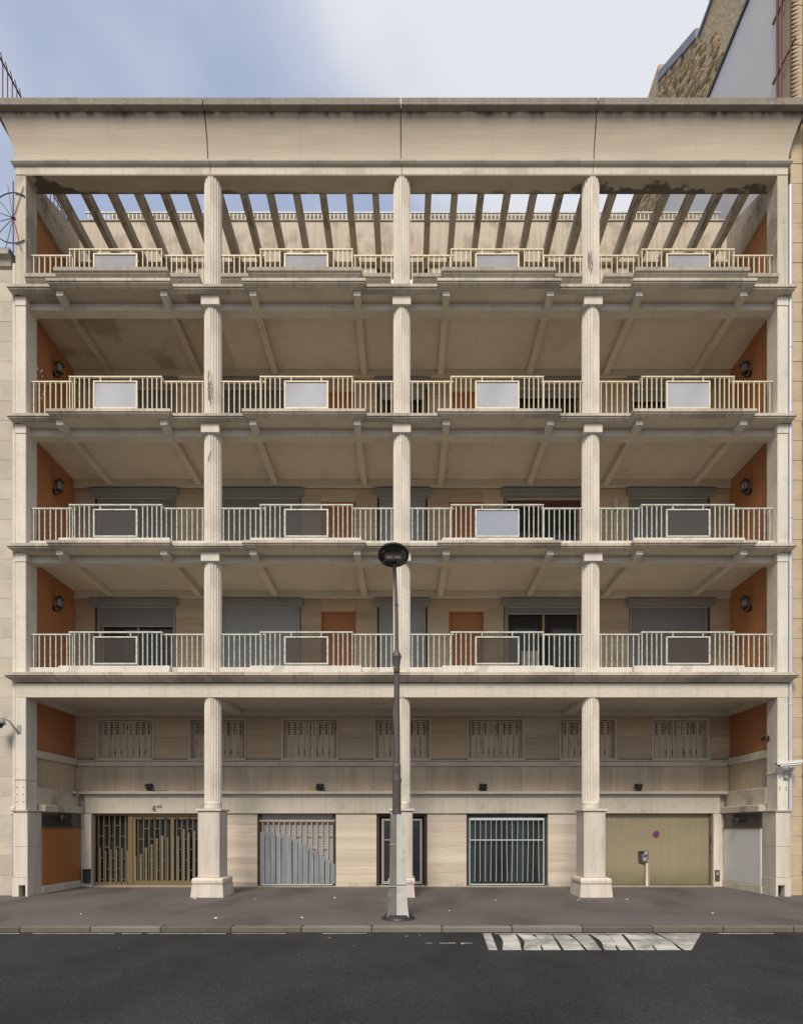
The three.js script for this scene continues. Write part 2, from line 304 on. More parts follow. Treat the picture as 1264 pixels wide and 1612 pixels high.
// ---------------------------------------------------------------- object helpers
const used = {};
const numbered = (n) => { used[n] = (used[n] ?? -1) + 1; return used[n] ? `${n}_${String(used[n]).padStart(3, '0')}` : n; };
function thing(name, label, category, pos = [0, 0, 0], group) {
  const o = new THREE.Group(); o.name = numbered(name); o.position.set(...pos); o.userData = { label, category }; if (group) o.userData.group = group; scene.add(o); return o;
}
function part(name, geo, m, parent, extra) {
  const o = new THREE.Mesh(Array.isArray(geo) ? merge(geo) : geo, m); o.name = name; o.castShadow = o.receiveShadow = true; if (extra) Object.assign(o.userData, extra); parent.add(o); return o;
}
function struct(name, geo, m, label) { const o = part(name, geo, m, scene); o.name = numbered(name); o.userData = { kind: 'structure', label }; return o; }
function grp(name, parent, label) { const o = new THREE.Group(); o.name = name; if (label) o.userData.label = label; parent.add(o); return o; }

// ================================================================ GROUND
const walkY = (z) => (z > 0 ? -.0235 * z : 0);
struct('ground', new THREE.PlaneGeometry(900, 900).rotateX(-Math.PI / 2).translate(0, -.5, 0), M.gravel, 'ground below the street, reaching the horizon');
{
  const y0 = walkY(0), y1 = walkY(3.72);
  const g = fromPolys([[[-60, 0, 0], [60, 0, 0], [60, 0, -3.2], [-60, 0, -3.2]], [[-60, y1, 3.72], [60, y1, 3.72], [60, y0, 0], [-60, y0, 0]]]);
  struct('pavement', g, M.walk, 'reddish grey asphalt pavement in front of the building');
  const r = fromPolys([[[-60, -.205, 11.6], [60, -.205, 11.6], [60, -.185, 3.8], [-60, -.185, 3.8]]]);
  struct('road', r, M.road, 'dark grey asphalt road along the kerb');
  const f = box(-60, 60, -.4, -.07, 11.62, 18.5, .01);
  struct('pavement', f, M.walk, 'pavement on the far side of the road, where the camera stands');
  const kerb = grp('kerb', scene, 'worn granite kerb between the pavement and the road'); kerb.name = numbered('kerb'); kerb.userData.kind = 'structure';
  for (let x = -13; x < 13; x += 1.25) part('kerb_stone', box(x + .004, x + 1.246, -.32, -.085 + rr(-.004, .004), 3.72, 3.90 + rr(-.004, .004), .018), M.granite[Math.floor(rnd() * 3)], kerb);
  part('kerb_run', [box(-60, -13.004, -.32, -.086, 3.72, 3.9, .018), box(12.01, 60, -.32, -.086, 3.72, 3.9, .018)], M.granite[0], kerb);
  // thin dark joint lines in the pavement
  const seams = [box(-60, 60, walkY(2.55) - .01, walkY(2.55) + .0025, 2.545, 2.562, 0)];
  const sm_ = struct('pavement_seam', seams, mat({ color: col(.075, .066, .062) }), 'thin seam along the asphalt pavement');
  // gutter line of old white paint, broken
  const old = []; let x = -13; while (x < 13) { const l = rr(.3, 1.6); if (rnd() < .55 || x < -4) old.push(box(x, x + l, -.19, -.1815, 4.02 + rr(-.01, .01), 4.045 + rr(0, .012), 0)); x += l + rr(.05, .8); }
  for (let i = 0; i < 5; i++) { const a = .45 + i * .17 + rr(-.03, .03); old.push(box(a, a + rr(.05, .14), -.19, -.184, 4.85 + rr(-.015, .015), 4.866 + rr(0, .012), 0)); }
  struct('road_line', old, M.roadPaint, 'thin broken remains of a white line beside the kerb');
}
{ // hatched marking: one upright bar, bowed bars with thin gaps and a pointed end
  const rm = thing('road_marking', 'worn white hatched marking painted on the road near the kerb', 'road marking'); rm.userData.kind = 'structure'; delete rm.userData.category;
  const zt = 4.03, zb = 5.40, ry = (z) => -.185 - .02 * (z - 3.8) / 7.8 + .004;
  const strip = (L, R) => fromPolys(L.slice(1).map((_, k) => [[...L[k]], [...L[k + 1]], [...R[k + 1]], [...R[k]]].map(([x, z]) => [x, ry(z), z])));
  const edge = (a, b, bow, z0 = zt) => { const o = []; for (let k = 0; k <= 8; k++) { const t = k / 8; o.push([a + (b - a) * t + bow * Math.sin(Math.PI * Math.min(1, t * 1.15)), z0 + (zb - z0) * t]); } return o; };
  const line = (l, d) => l.map(([x, z]) => [x + d, z]);
  part('stripe', strip(edge(1.455, 1.36, 0), edge(1.60, 1.495, 0)), M.roadPaint, rm);
  part('border', strip([[1.66, zt], [1.66, zt + .07]], [[4.45, zt], [4.45, zt + .07]]), M.roadPaint, rm);
  const T = [1.70, 2.0, 2.33, 2.64, 2.95, 3.27, 3.58, 3.88, 4.16, 4.44], D = [1.565, 1.88, 2.18, 2.48, 2.84, 3.10, 3.33, 3.58, 3.90, 4.30];
  for (let k = 0; k < 9; k++) part('stripe', strip(line(edge(T[k] + rr(-.03, .03), D[k], rr(.0, .07), zt + .10), rr(.012, .03)), line(edge(T[k + 1] + rr(-.03, .03), D[k + 1], rr(.0, .07), zt + .10), -rr(.012, .03))), M.roadPaint, rm);
  part('stripe', strip(edge(4.50, 4.33, .03), edge(5.28, 4.43, 0)), M.roadPaint, rm);
}
{ // litter
  const L = []; for (const [x, z] of [[-1.9, 3.0], [-3.55, 3.05], [-3.45, .6], [-1.6, .35], [4.2, .55], [4.1, .75], [2.2, .7], [5.3, .6], [-4.9, .5], [1.0, 2.2], [6.3, 2.5], [-6.4, 2.6]]) {
    const g = new THREE.IcosahedronGeometry(rr(.018, .04), 0); const p = g.attributes.position; for (let i = 0; i < p.count; i++) p.setY(i, p.getY(i) * .35); g.rotateY(rr(0, 6)); g.translate(x, walkY(z) + .008, z); L.push(g);
  }
  const o = part('litter', L, M.white, scene); o.userData = { label: 'small white scraps of paper scattered on the pavement', kind: 'stuff' };
  const F = []; for (let i = 0; i < 10; i++) { const s = rr(.016, .034), g = new THREE.CircleGeometry(s, 5); g.rotateX(-Math.PI / 2 + rr(-.3, .3)); g.rotateY(rr(0, 6)); const near = rnd() < .5; g.translate(near ? rr(-1.6, .3) : rr(-7, 7), -.185, near ? rr(4.1, 5.2) : rr(4.1, 7.6)); F.push(g); }
  const f = part('fallen_leaves', F, mat({ color: col(.38, .27, .09), side: THREE.DoubleSide }), scene); f.userData = { label: 'few small yellow dead leaves lying on the road', kind: 'stuff' };
}

// ================================================================ THE APARTMENT BUILDING
const B = thing('apartment_building', 'cream concrete apartment building with fluted columns, balconies and flared cornice', 'building');
const F = [5.46, 8.60, 11.76, 14.90], BX = [-7.05, -2.35, 2.35, 7.05], CX = [-4.70, 0, 4.70], ZW = -2.36;
const onBoth = (f) => { for (const s of [-1, 1]) f(s); };
const mx = (s, a, b) => (s < 0 ? [-b, -a] : [a, b]);

// -------- closed body behind (rooms, roof)
part('building_core', [box(-9.5, 9.5, 0, 18.9, -9, -2.85, 0)], M.interior, B);
part('attic', [box(-9.2, 9.4, 18.9, 21.0, -9, -4.4, .02)], M.zincRoof, B);

// -------- wall builder: core + stone slabs around the openings of one storey
function clad(x0, x1, y0, y1, hRow, wMax, mats, z = ZW + .06, parent = B, vary = 1) {
  const n = Math.max(1, Math.round((x1 - x0) / wMax)), m = Math.max(1, Math.round((y1 - y0) / hRow)), w = (x1 - x0) / n, h = (y1 - y0) / m;
  for (let i = 0; i < n; i++) for (let j = 0; j < m; j++) {
    const g = box(x0 + i * w + .0015, x0 + (i + 1) * w - .0015, y0 + j * h + .0015, y0 + (j + 1) * h - .0015, z - .06, z + rr(-.002, .002) * vary, .003);
    const uv = g.attributes.uv, ou = rnd() * 4, ov = rnd() * 4; for (let k = 0; k < uv.count; k++) uv.setXY(k, uv.getX(k) + ou, uv.getY(k) + ov);
    part('stone_slab', g, mats[Math.floor(rnd() * mats.length)], B);
  }
}
function wallRow(x0, x1, y0, y1, openings, hRow, wMax, mats) {
  const core = []; let x = x0;
  const fill = (a, b, c, d) => { if (b - a < .02 || d - c < .02) return; core.push(box(a, b, c, d, -2.86, ZW, 0)); clad(a, b, c, d, hRow, wMax, mats); };
  for (const o of openings) { fill(x, o[0], y0, y1); fill(o[0], o[1], o[2], y1); x = o[1]; }
  fill(x, x1, y0, y1);
  part('wall', core, M.mortar, B);
}

// -------- upper floors
const WIN = [[-8.82, -6.48], [-5.22, -2.90], [-.72, .72], [2.90, 5.22], [6.48, 8.82]];
const DOOR = [[-2.32, -1.33], [1.33, 2.32]];
const state = [ // blinds of each storey: how far down (0 open .. 1 closed) and what shows
  [.20, 1, 1, .06, 1], [1, 1, 1, .04, 1], [1, 1, .1, .08, .12], [.1, .1, .1, .1, .1]];
for (let f = 0; f < 4; f++) {
  const y = F[f], top = f < 3 ? y + 2.79 : 18.9, head = f < 3 ? y + 2.56 : y + 2.86, dh = y + 2.42;
  const ops = [...WIN.map((w) => [w[0], w[1], head]), ...(f < 3 ? DOOR.map((d) => [d[0], d[1], dh]) : [])].sort((a, b) => a[0] - b[0]);
  if (f < 3) wallRow(-9.36, 9.36, y, top, ops, .62, 1.35, M.trav);
  else { // top storey: plastered wall rising above the pergola
    const core = []; let x = -9.36; for (const o of ops) { core.push(box(x, o[0], y, top + .2, -2.86, ZW, .01)); core.push(box(o[0], o[1], head, top + .2, -2.86, ZW, .01)); x = o[1]; } core.push(box(x, 9.36, y, top + .2, -2.86, ZW, .01));
    part('attic_wall', core, M.plaster, B, { label: 'stained bare plaster wall behind the pergola' });
    part('string_course', box(-9.34, 9.34, y + 2.94, y + 3.02, ZW, ZW + .1, .01), M.edge, B);
    part('attic_coping', box(-9.36, 9.36, top + .2, top + .25, -2.9, ZW + .03, .01), M.edge, B);
  }
  WIN.forEach(([a, b], i) => {
    const w = grp('window', B), z = ZW - .06, closed = state[f][i], hb = f < 3 ? .235 : .02;
    if (f < 3) part('shutter_box', box(a - .08, b + .08, head, head + .20, ZW, ZW + .17, .012), M.shutterBox, w);
    part('jamb', box(a, a + .045, y, head, z - .1, z + .05, .004), M.frameDark, w); part('jamb', box(b - .045, b, y, head, z - .1, z + .05, .004), M.frameDark, w);
    part('guide_rail', box(a + .045, a + .10, y, head, z - .04, z + .02, .004), M.frameAlu, w); part('guide_rail', box(b - .10, b - .045, y, head, z - .04, z + .02, .004), M.frameAlu, w);
    const yb = head - (head - y) * closed, sm2 = f === 2 && i < 2 ? M.shutterDark : f === 0 && i === 1 || i === 2 ? M.shutterPale : M.shutter;
    if (closed > .05 && f < 3) { part('roller_shutter', ribbed(a + .10, b - .10, yb, head, z, .052, .012), f === 1 && i === 3 ? M.frameAlu : sm2, w); part('bottom_bar', box(a + .10, b - .10, yb - .03, yb, z - .03, z + .008, .003), M.frameAlu, w); }
    if (closed < 1) {
      const mid = (a + b) / 2 + (f === 0 && i === 3 ? .02 : 0), zz = z - .13;
      part('sash_frame', [box(a + .1, b - .1, y, y + .09, zz, zz + .05), box(a + .1, b - .1, head - .12, head - .03, zz, zz + .05), box(a + .1, a + .17, y + .09, head - .12, zz, zz + .05), box(b - .17, b - .1, y + .09, head - .12, zz, zz + .05), box(mid - .035, mid + .035, y + .09, head - .12, zz, zz + .05)], M.frameTan, w);
      part('pane', box(a + .17, mid - .035, y + .09, head - .12, zz + .012, zz + .022, 0), M.glass, w);
      part('pane', box(mid + .035, b - .17, y + .09, head - .12, zz + .012, zz + .022, 0), M.glass, w);
      if (f === 1 && i === 3) part('blind', box(a + .12, b - .12, head - .22, head - .02, z - .07, z - .05, .004), M.blind, w);
      if (f === 2 && i === 4) part('blind', box(a + .12, b - .12, head - .62, head - .42, z - .07, z - .05, .004), M.blind, w);
      if (f === 0 && i === 3) { const c = []; for (let k = 0; k < 4; k++) c.push(box(a + .55 + k * .13, a + .655 + k * .13, y + .1, y + 1.35, zz + .024, zz + .028, 0)); part('curtain', c, M.curtain, w); }
    }
  });
  if (f < 3) for (const [a, b] of DOOR) {
    const d = grp('balcony_door', B);
    part('door_leaf', box(a + .03, b - .03, y, dh - .03, ZW - .1, ZW - .03, .006), M.orangeDoor, d);
    part('door_frame', [box(a, a + .03, y, dh, ZW - .12, ZW + .04, .003), box(b - .03, b, y, dh, ZW - .12, ZW + .04, .003), box(a + .03, b - .03, dh - .03, dh, ZW - .12, ZW + .04, .003)], M.orange, d);
  }
}
// slotted steel post beside the right-hand windows, pale service panel
part('slotted_post', [box(6.02, 6.15, F[1], F[1] + 2.52, ZW + .062, ZW + .12, .01)], M.concrete, B);
part('slotted_post', [box(-1.28, -1.16, F[2], F[2] + 2.70, ZW + .062, ZW + .12, .01)], M.concrete, B);
part('post_slot', [box(6.06, 6.10, F[1] + 2.1, F[1] + 2.22, ZW + .118, ZW + .124, .001), box(6.06, 6.10, F[1] + .55, F[1] + .63, ZW + .118, ZW + .124, .001), box(6.06, 6.10, F[1] + .3, F[1] + .36, ZW + .118, ZW + .124, .001)], M.slot, B);

// -------- floor slabs, beams, ribs, brackets, edge stones
const edgeProf = (y) => [[0, y], [0, y - .066], [-.004, y - .07], [-.034, y - .07], [-.034, y - .082], [-.016, y - .086], [-.026, y - .104], [-.06, y - .128], [-.10, y - .152], [-.118, y - .152], [-.118, y]];
for (let f = 1; f < 4; f++) {
  const y = F[f], s = y - .15, cm = f === 3 ? M.ceilingDirty : f === 2 ? M.ceilingWarm : M.ceiling;
  // ceiling/floor slabs bay by bay
  BX.forEach((bx, i) => {
    const a = i === 0 ? -9.36 : bx - 2.35, b = i === 3 ? 9.36 : bx + 2.35;
    const cmi = f === 3 ? (i === 0 ? M.ceilingDirty : i === 1 ? M.ceilingWarm : M.ceiling) : f === 2 ? M.ceilingWarm : M.ceiling;
    part('floor_slab', [box(a, b, s, y - .012, -2.85, .05, 0), box(bx - 1.375, bx + 1.375, s + .001, y - .013, .05, .20, 0)], cmi, B);
    for (const k of [-1, 1]) {
      const cx = bx + k * 1.265, w = .085;
      part('bracket', fromPolys((() => {
        const v = (x, yy, z) => [x, yy, z], x0 = cx - w, x1 = cx + w, z0 = -.18, z1 = .15, yb0 = y - .32, yb1 = y - .27, yt = s;
        return [[v(x0, yb1, z1), v(x1, yb1, z1), v(x1, yt, z1), v(x0, yt, z1)], [v(x0, yb0, z0), v(x1, yb0, z0), v(x1, yb1, z1), v(x0, yb1, z1)],
          [v(x0, yb0, z0), v(x0, yb1, z1), v(x0, yt, z1), v(x0, yt, z0)], [v(x1, yb1, z1), v(x1, yb0, z0), v(x1, yt, z0), v(x1, yt, z1)]];
      })()), M.column, B);
      part('ceiling_rib', box(cx - w, cx + w, y - .312, s, -2.22, -.43, .006), cmi, B);
    }
    part('front_beam', box(a === -9.36 ? -9.236 : a, b === 9.36 ? 9.236 : b, y - .32, s, -.43, -.18, .008), M.column, B);
  });
  part('rear_beam', box(-9.36, 9.36, y - .35, s, ZW, -2.22, .008), cm === M.ceilingDirty ? M.ceilingWarm : cm, B);
  // edge stones with open joints
  const segs = []; const pathAt = (x0, x1) => { // plan path between two x, following the balcony bumps
    const P = [[x0, inBump(x0) ? .32 : .17]];
    for (const bx of BX) for (const e of [-1.49, 1.49]) { const x = bx + e; if (x > x0 + .001 && x < x1 - .001) { if (e < 0) P.push([x, .17], [x, .32]); else P.push([x, .32], [x, .17]); } }
    P.push([x1, inBump(x1) ? .32 : .17]); return P;
  };
  const inBump = (x) => BX.some((b) => Math.abs(x - b) < 1.489);
  const cuts = []; for (const bx of BX) cuts.push(bx - 1.87, bx - 1.12, bx + 1.12, bx + 1.87);
  const xs = [-9.60, ...cuts, 9.60], gap = .004;
  for (let i = 0; i < xs.length - 1; i++) {
    let P = pathAt(xs[i] + (i ? gap : 0), xs[i + 1] - (i < xs.length - 2 ? gap : 0));
    if (i === 0) P = [[-9.60, -.42], ...P]; if (i === xs.length - 2) P = [...P, [9.60, -.42]];
    part('slab_edge_stone', sweep(P, edgeProf(y + rr(-.002, .002))), M.edge, B);
  }
}
// entablature over the ground floor
{
  const y = F[0], prof = [[0, y], [0, y - .076], [-.004, y - .08], [-.036, y - .08], [-.036, y - .094], [-.018, y - .098], [-.03, y - .115], [-.10, y - .165], [-.165, y - .205], [-.3, y - .205], [-.3, y]];
  const xs = [-9.65, -4.62, .12, 4.62, 9.65];
  for (let i = 0; i < 4; i++) { let P = [[xs[i] + (i ? .004 : 0), .2], [xs[i + 1] - (i < 3 ? .004 : 0), .2]]; if (!i) P = [[-9.65, -.42], ...P]; if (i === 3) P.push([9.65, -.42]); part('cornice_stone', sweep(P, prof), M.edge, B); }
  part('fascia_beam', box(-9.5, 9.5, 4.884, 5.232, -.43, 0, .008), M.concrete, B);
  part('floor_slab', [box(-9.36, 9.36, 5.04, y - .012, -2.85, -.1, 0)], M.ceiling, B);
  part('rear_beam', box(-9.36, 9.36, 4.888, 5.04, ZW, -2.22, .006), M.ceiling, B);
  for (const cx of CX) part('cross_beam', box(cx - .14, cx + .14, 4.888, 5.04, -2.22, -.43, .006), M.ceiling, B);
  onBoth((s) => part('side_beam', box(...mx(s, 9.20, 9.36), 4.888, 5.04, -2.22, -.43, .006), M.ceiling, B));
}

// -------- columns
const shaftUp = flutedShaft(.213, 0, 3.16 - .375, .985), shaftTop = flutedShaft(.213, 0, 17.735 - 14.9, .985), shaftLow = flutedShaft(.208, 0, 4.886 - 2.25, .985);
for (const cx of CX) {
  for (let f = 0; f < 4; f++) {
    const c = grp('column', B); c.position.set(cx, F[f], -.2);
    part('shaft', f < 3 ? shaftUp : shaftTop, M.column, c);
    if (f < 3) { const h = F[f + 1] - F[f]; part('capital', box(-.225, .225, h - .376, h - .15, -.225, .235, .008), M.column, c); }
  }
  const c = grp('column', B); c.position.set(cx, 0, -.2);
  part('shaft', at(shaftLow.clone(), 0, 2.25, 0), M.column, c);
  part('base_ring', at(lathe([[0, 0], [.205, 0], [.212, .02], [.212, .09], [.2, .115], [0, .115]], 32), 0, 2.14, 0), M.column, c);
  const hw = .265, d0 = -.30, d1 = .33;
  const ped = grp('pedestal', B, 'stone pedestal with wider plinth carrying a ground floor column'); ped.position.set(cx, 0, -.2);
  part('cap', box(-hw - .045, hw + .045, 2.09, 2.14, d0 - .03, d1 + .04, .006), M.concrete, ped);
  part('die', box(-hw, hw, .46, 2.09, d0, d1, .014), M.pedestal, ped);
  const k = cx === 0 ? .03 : .105;
  part('torus', sweepRound(hw + k * .75, d0 - .06, d1 + .07, .30, .46), M.pedestal, ped);
  part('plinth', fromPolys(frustum(-hw - k - .03, hw + k + .03, d0 - .1, d1 + .13, -hw - k, hw + k, d0 - .1, d1 + .10, -.02, .30)), M.pedestal, ped);
}
function frustum(ax0, ax1, az0, az1, bx0, bx1, bz0, bz1, y0, y1) {
  const a = [[ax0, y0, az0], [ax1, y0, az0], [ax1, y0, az1], [ax0, y0, az1]], b = [[bx0, y1, bz0], [bx1, y1, bz0], [bx1, y1, bz1], [bx0, y1, bz1]];
  return [[a[3], a[2], b[2], b[3]], [a[1], a[0], b[0], b[1]], [a[0], a[3], b[3], b[0]], [a[2], a[1], b[1], b[2]], [b[3], b[2], b[1], b[0]]];
}
function sweepRound(hx, z0, z1, y0, y1) {
  const P = []; const n = 6; for (let i = 0; i <= n; i++) { const t = i / n * Math.PI; P.push([Math.sin(t) * .035, y0 + (y1 - y0) * (1 - Math.cos(t)) / 2]); }
  const path = [[-hx, z0], [-hx, z1], [hx, z1], [hx, z0]]; return sweep(path, [...P, [-.2, y1], [-.2, y0]]);
}

{ // rusty cracks in two shafts, flaked paint on the orange wall
  const crack = (cx, y, h, n, seed) => { const g = rngOf(seed), L = []; for (let k = 0; k < n; k++) { const P = []; let a = -.5 + g() * .9, yy = y + g() * h * .5; const m = 4 + Math.floor(g() * 5); for (let q = 0; q < m; q++) { P.push([cx + Math.sin(a) * .207, yy, -.2 + Math.cos(a) * .207]); a += (g() - .5) * .22; yy += h * .5 / m * (.5 + g()); } L.push(tube(P, .003 + g() * .003, 20, 5)); } return L; };
  part('crack', crack(-4.70, F[2] + .28, .95, 9, 5), M.rust, B, { kind: 'stuff' });
  part('crack', crack(4.70, F[3] + .38, .75, 7, 8), M.rust, B, { kind: 'stuff' });
  part('crack', crack(-4.70, F[1] + 2.0, .5, 2, 11), M.rust, B, { kind: 'stuff' });
  const g = rngOf(21), L = []; for (let k = 0; k < 16; k++) { const z = -.55 - g() * .75, y = F[2] + 1.0 + g() * 1.1 + z * .2, l = .04 + g() * .14, q = box(-.0025, .0025, -.012 - g() * .02, .014, -l / 2, l / 2, .001); q.rotateX(.7 + g() * .5); q.translate(-9.358, y, z); L.push(q); }
  part('flaked_paint', L, M.whiteSheet, B, { kind: 'stuff' });
}
// -------- end pillars, side walls
onBoth((s) => {
  for (let f = 0; f < 4; f++) {
    const y = F[f], y1 = f < 3 ? F[f + 1] : 17.88;
    part('end_pillar', box(...mx(s, 9.235, 9.495), y - .01, f < 3 ? y1 - .385 : 17.73, -.43, 0, .01), f === 3 ? M.edge : M.column, B);
    if (f < 3) part('pillar_cap', box(...mx(s, 9.228, 9.502), y1 - .38, y1 - .152, -.43, .008, .008), M.column, B);
    part('side_wall', box(...mx(s, 9.36, 9.50), y, f < 3 ? y1 - .15 : 17.6, -2.40, -.43, 0), M.orange, B, { label: 'orange painted side wall of the balcony' });
  }
  // ground floor end pillar on its pedestal
  part('end_pillar', box(...mx(s, 9.235, 9.495), 2.10, 4.884, -.43, 0, .01), M.column, B);
  part('pillar_band', box(...mx(s, 9.215, 9.515), s > 0 ? 3.02 : 2.86, s > 0 ? 3.05 : 2.875, -.44, .015, .005), M.concrete, B);
  part('pillar_cap', box(...mx(s, 9.12, 9.53), 2.07, 2.11, -.47, .10, .005), M.dirty, B);
  const pm = s > 0 ? M.pedestal : M.lampWhite;
  part('pillar_block', box(...mx(s, 9.15, 9.51), 1.22, 2.068, -.46, .07, .008), M.pedestal, B);
  part('pillar_block', box(...mx(s, 9.15, 9.51), .46, 1.216, -.46, .07, .008), M.pedestal, B);
  part('pillar_base', [box(...mx(s, 9.36, 9.52), -.02, .456, -.46, .08, .008), box(...mx(s, 9.14, 9.20), -.02, .456, -.46, .08, .008), box(...mx(s, 9.20, 9.36), .27, .456, -.46, .08, .006)], M.pedestal, B);
  part('scraper_niche', box(...mx(s, 9.2, 9.36), -.02, .27, -.4, -.1, 0), M.black, B);
  // rivet plates
  const R = []; for (const yy of s > 0 ? [2.62, 2.67, 2.90, 2.95] : [2.32, 2.50, 2.68]) for (const xx of [9.285, 9.445]) R.push(new THREE.SphereGeometry(.014, 8, 6).translate(s * xx, yy, .002)); part('bolts', R, M.rust, B, { kind: 'stuff' });
  // side wall: mezzanine in orange, stone frieze, concrete band, ground panel
  part('side_wall', box(...mx(s, 9.36, 9.50), 3.66, 4.90, -2.40, -.43, 0), M.orange, B, { label: 'orange painted side wall beside the louvred shutters' });
  part('side_ledge', box(...mx(s, 9.26, 9.50), 3.46, 3.66, -2.24, -.43, .01), M.concrete, B);
  for (let k = 0; k < 3; k++) { const z0 = -2.30 + k * .625; part('stone_slab', box(...mx(s, 9.33, 9.50), 2.71, 3.457, z0 + .002, z0 + .623, .004), M.travUp[k], B); }
  part('side_band', box(...mx(s, 9.22, 9.50), 2.27, 2.708, -2.26, -.44, .01), M.edge, B);
  part('side_ledge', box(...mx(s, 9.06, 9.50), 2.09, 2.266, -2.22, -.46, .012), M.edge, B);
  part('side_pier', box(...mx(s, 8.86, 9.48), 0, 2.085, -2.40, -2.235, .008), M.pedestal, B);
  part('side_wall', box(...mx(s, 9.16, 9.48), 0, 2.085, -2.234, -.462, 0), M.travUp[1], B);
  part('wall_base', box(...mx(s, 9.11, 9.16), 0, .20, -2.22, -.47, .006), M.pedestal, B);
  part('display_panel', box(...mx(s, 9.125, 9.16), .215, 1.66, -2.19, -.50, .004), s > 0 ? M.whiteSheet : M.orangeSheet, B, { label: s > 0 ? 'blank white panel in the right ground floor side wall' : 'blank orange panel in the left ground floor side wall' });
  part('transom_pane', box(...mx(s, 9.13, 9.16), 1.72, 2.07, -2.19, -.50, .002), phys({ color: col(.05, .048, .045), roughness: .15 }), B);
  part('transom_bar', box(...mx(s, 9.105, 9.16), 1.662, 1.715, -2.2, -.49, .004), M.bronzeDark, B);
});

// -------- railings
function railing(f, i) {
  const y = F[f], bx = BX[i], m = f < 2 ? M.railGreen : M.railCream, top = y + 1.055, bot = f === 3 ? y + .34 : y + .19, zb = -.05, zm = -.2;
  const x0 = i === 0 ? -9.235 : bx - 2.35 + .19, x1 = i === 3 ? 9.235 : bx + 2.35 - .19, h = 1.13;
  const r = grp('railing', B); const bal = [];
  part('handrail', [box(x0, bx - h + .07, top - .035, top, zm - .025, zm + .025, .004), box(bx + h - .02, x1, top - .035, top, zm - .025, zm + .025, .004), box(bx - h - .02, bx + h + .02, top - .030, top + .004, zb - .025, zb + .025, .004), box(bx - h - .02, bx - h + .028, top - .032, top + .002, zm + .0, zb - .0255, .003), box(bx + h - .028, bx + h + .02, top - .032, top + .002, zm + .026, zb - .0255, .003)], m, r);
  const put = (x, z, yt = top - .035, yb = bot) => bal.push([x, z, yt, yb]);
  const span = (a, b, z) => { const n = Math.round((b - a) / .13); for (let k = 0; k <= n; k++) put(a + (b - a) * k / n, z); };
  span(x0 + .07, bx - h - .02, zm); span(bx + h + .06, x1 - .07, zm);
  span(bx - h, bx - .65, zb); span(bx + .67, bx + h, zb);
  const shape = ([x, z, yt, yb]) => box(x - .011, x + .011, yb, yt, z - .016, z + .016, .0025);
  if (f < 3) bal.forEach((b) => part('baluster', shape(b), m, r)); else part('balusters', bal.map(shape), m, r, { kind: 'stuff' });
  // framed glass panel hung from the handrail
  const pt = y + .935, pb = f === 3 ? y + .32 : y + .245, a = bx - .545, b = bx + .545, pz = zb + .01;
  part('panel_frame', [box(a, b, pt - .035, pt, pz - .02, pz + .025, .004), box(a, b, pb, pb + .035, pz - .02, pz + .025, .004), box(a, a + .038, pb + .035, pt - .035, pz - .02, pz + .025, .004), box(b - .038, b, pb + .035, pt - .035, pz - .02, pz + .025, .004), box(a + .16, a + .185, pt, top - .03, pz - .012, pz + .012, .002), box(b - .185, b - .16, pt, top - .03, pz - .012, pz + .012, .002)], m, r);
  part('glass_panel', box(a + .038, b - .038, pb + .035, pt - .035, pz - .003, pz + .004, 0).toNonIndexed ? box(a + .038, b - .038, pb + .035, pt - .035, pz - .003, pz + .004, 0) : null, f === 0 ? M.film : f === 1 ? (i === 2 ? M.mirror : M.filmB) : f === 2 ? M.sheet : M.paleReflect, r);
}
for (let f = 0; f < 4; f++) for (let i = 0; i < 4; i++) {
  railing(f, i);
  const y = F[f], bx = BX[i], x0 = i === 0 ? -9.235 : bx - 2.35 + (f === 3 ? .27 : .0015), x1 = i === 3 ? 9.235 : bx + 2.35 - (f === 3 ? .27 : .0015);
  if (f < 3) part('balcony_kerb', sweep([[x0, -.11], [bx - 1.36, -.11], [bx - 1.36, .04], [bx + 1.36, .04], [bx + 1.36, -.11], [x1, -.11]], [[0, y - .005], [0, y + .188], [-.012, y + .2], [-.17, y + .2], [-.17, y - .005]].reverse()), f === 0 ? M.kerbPaint : M.kerbPaint, B);
  else part('parapet_coping', sweep([[x0, .06], [bx - 1.385, .06], [bx - 1.385, .21], [bx + 1.385, .21], [bx + 1.385, .06], [x1, .06]], [[0, y + .37], [0, y + .285], [-.022, y + .277], [-.04, y + .235], [-.11, y + .15], [-.12, y], [-.32, y], [-.32, y + .37]]), M.dirty, B);
}

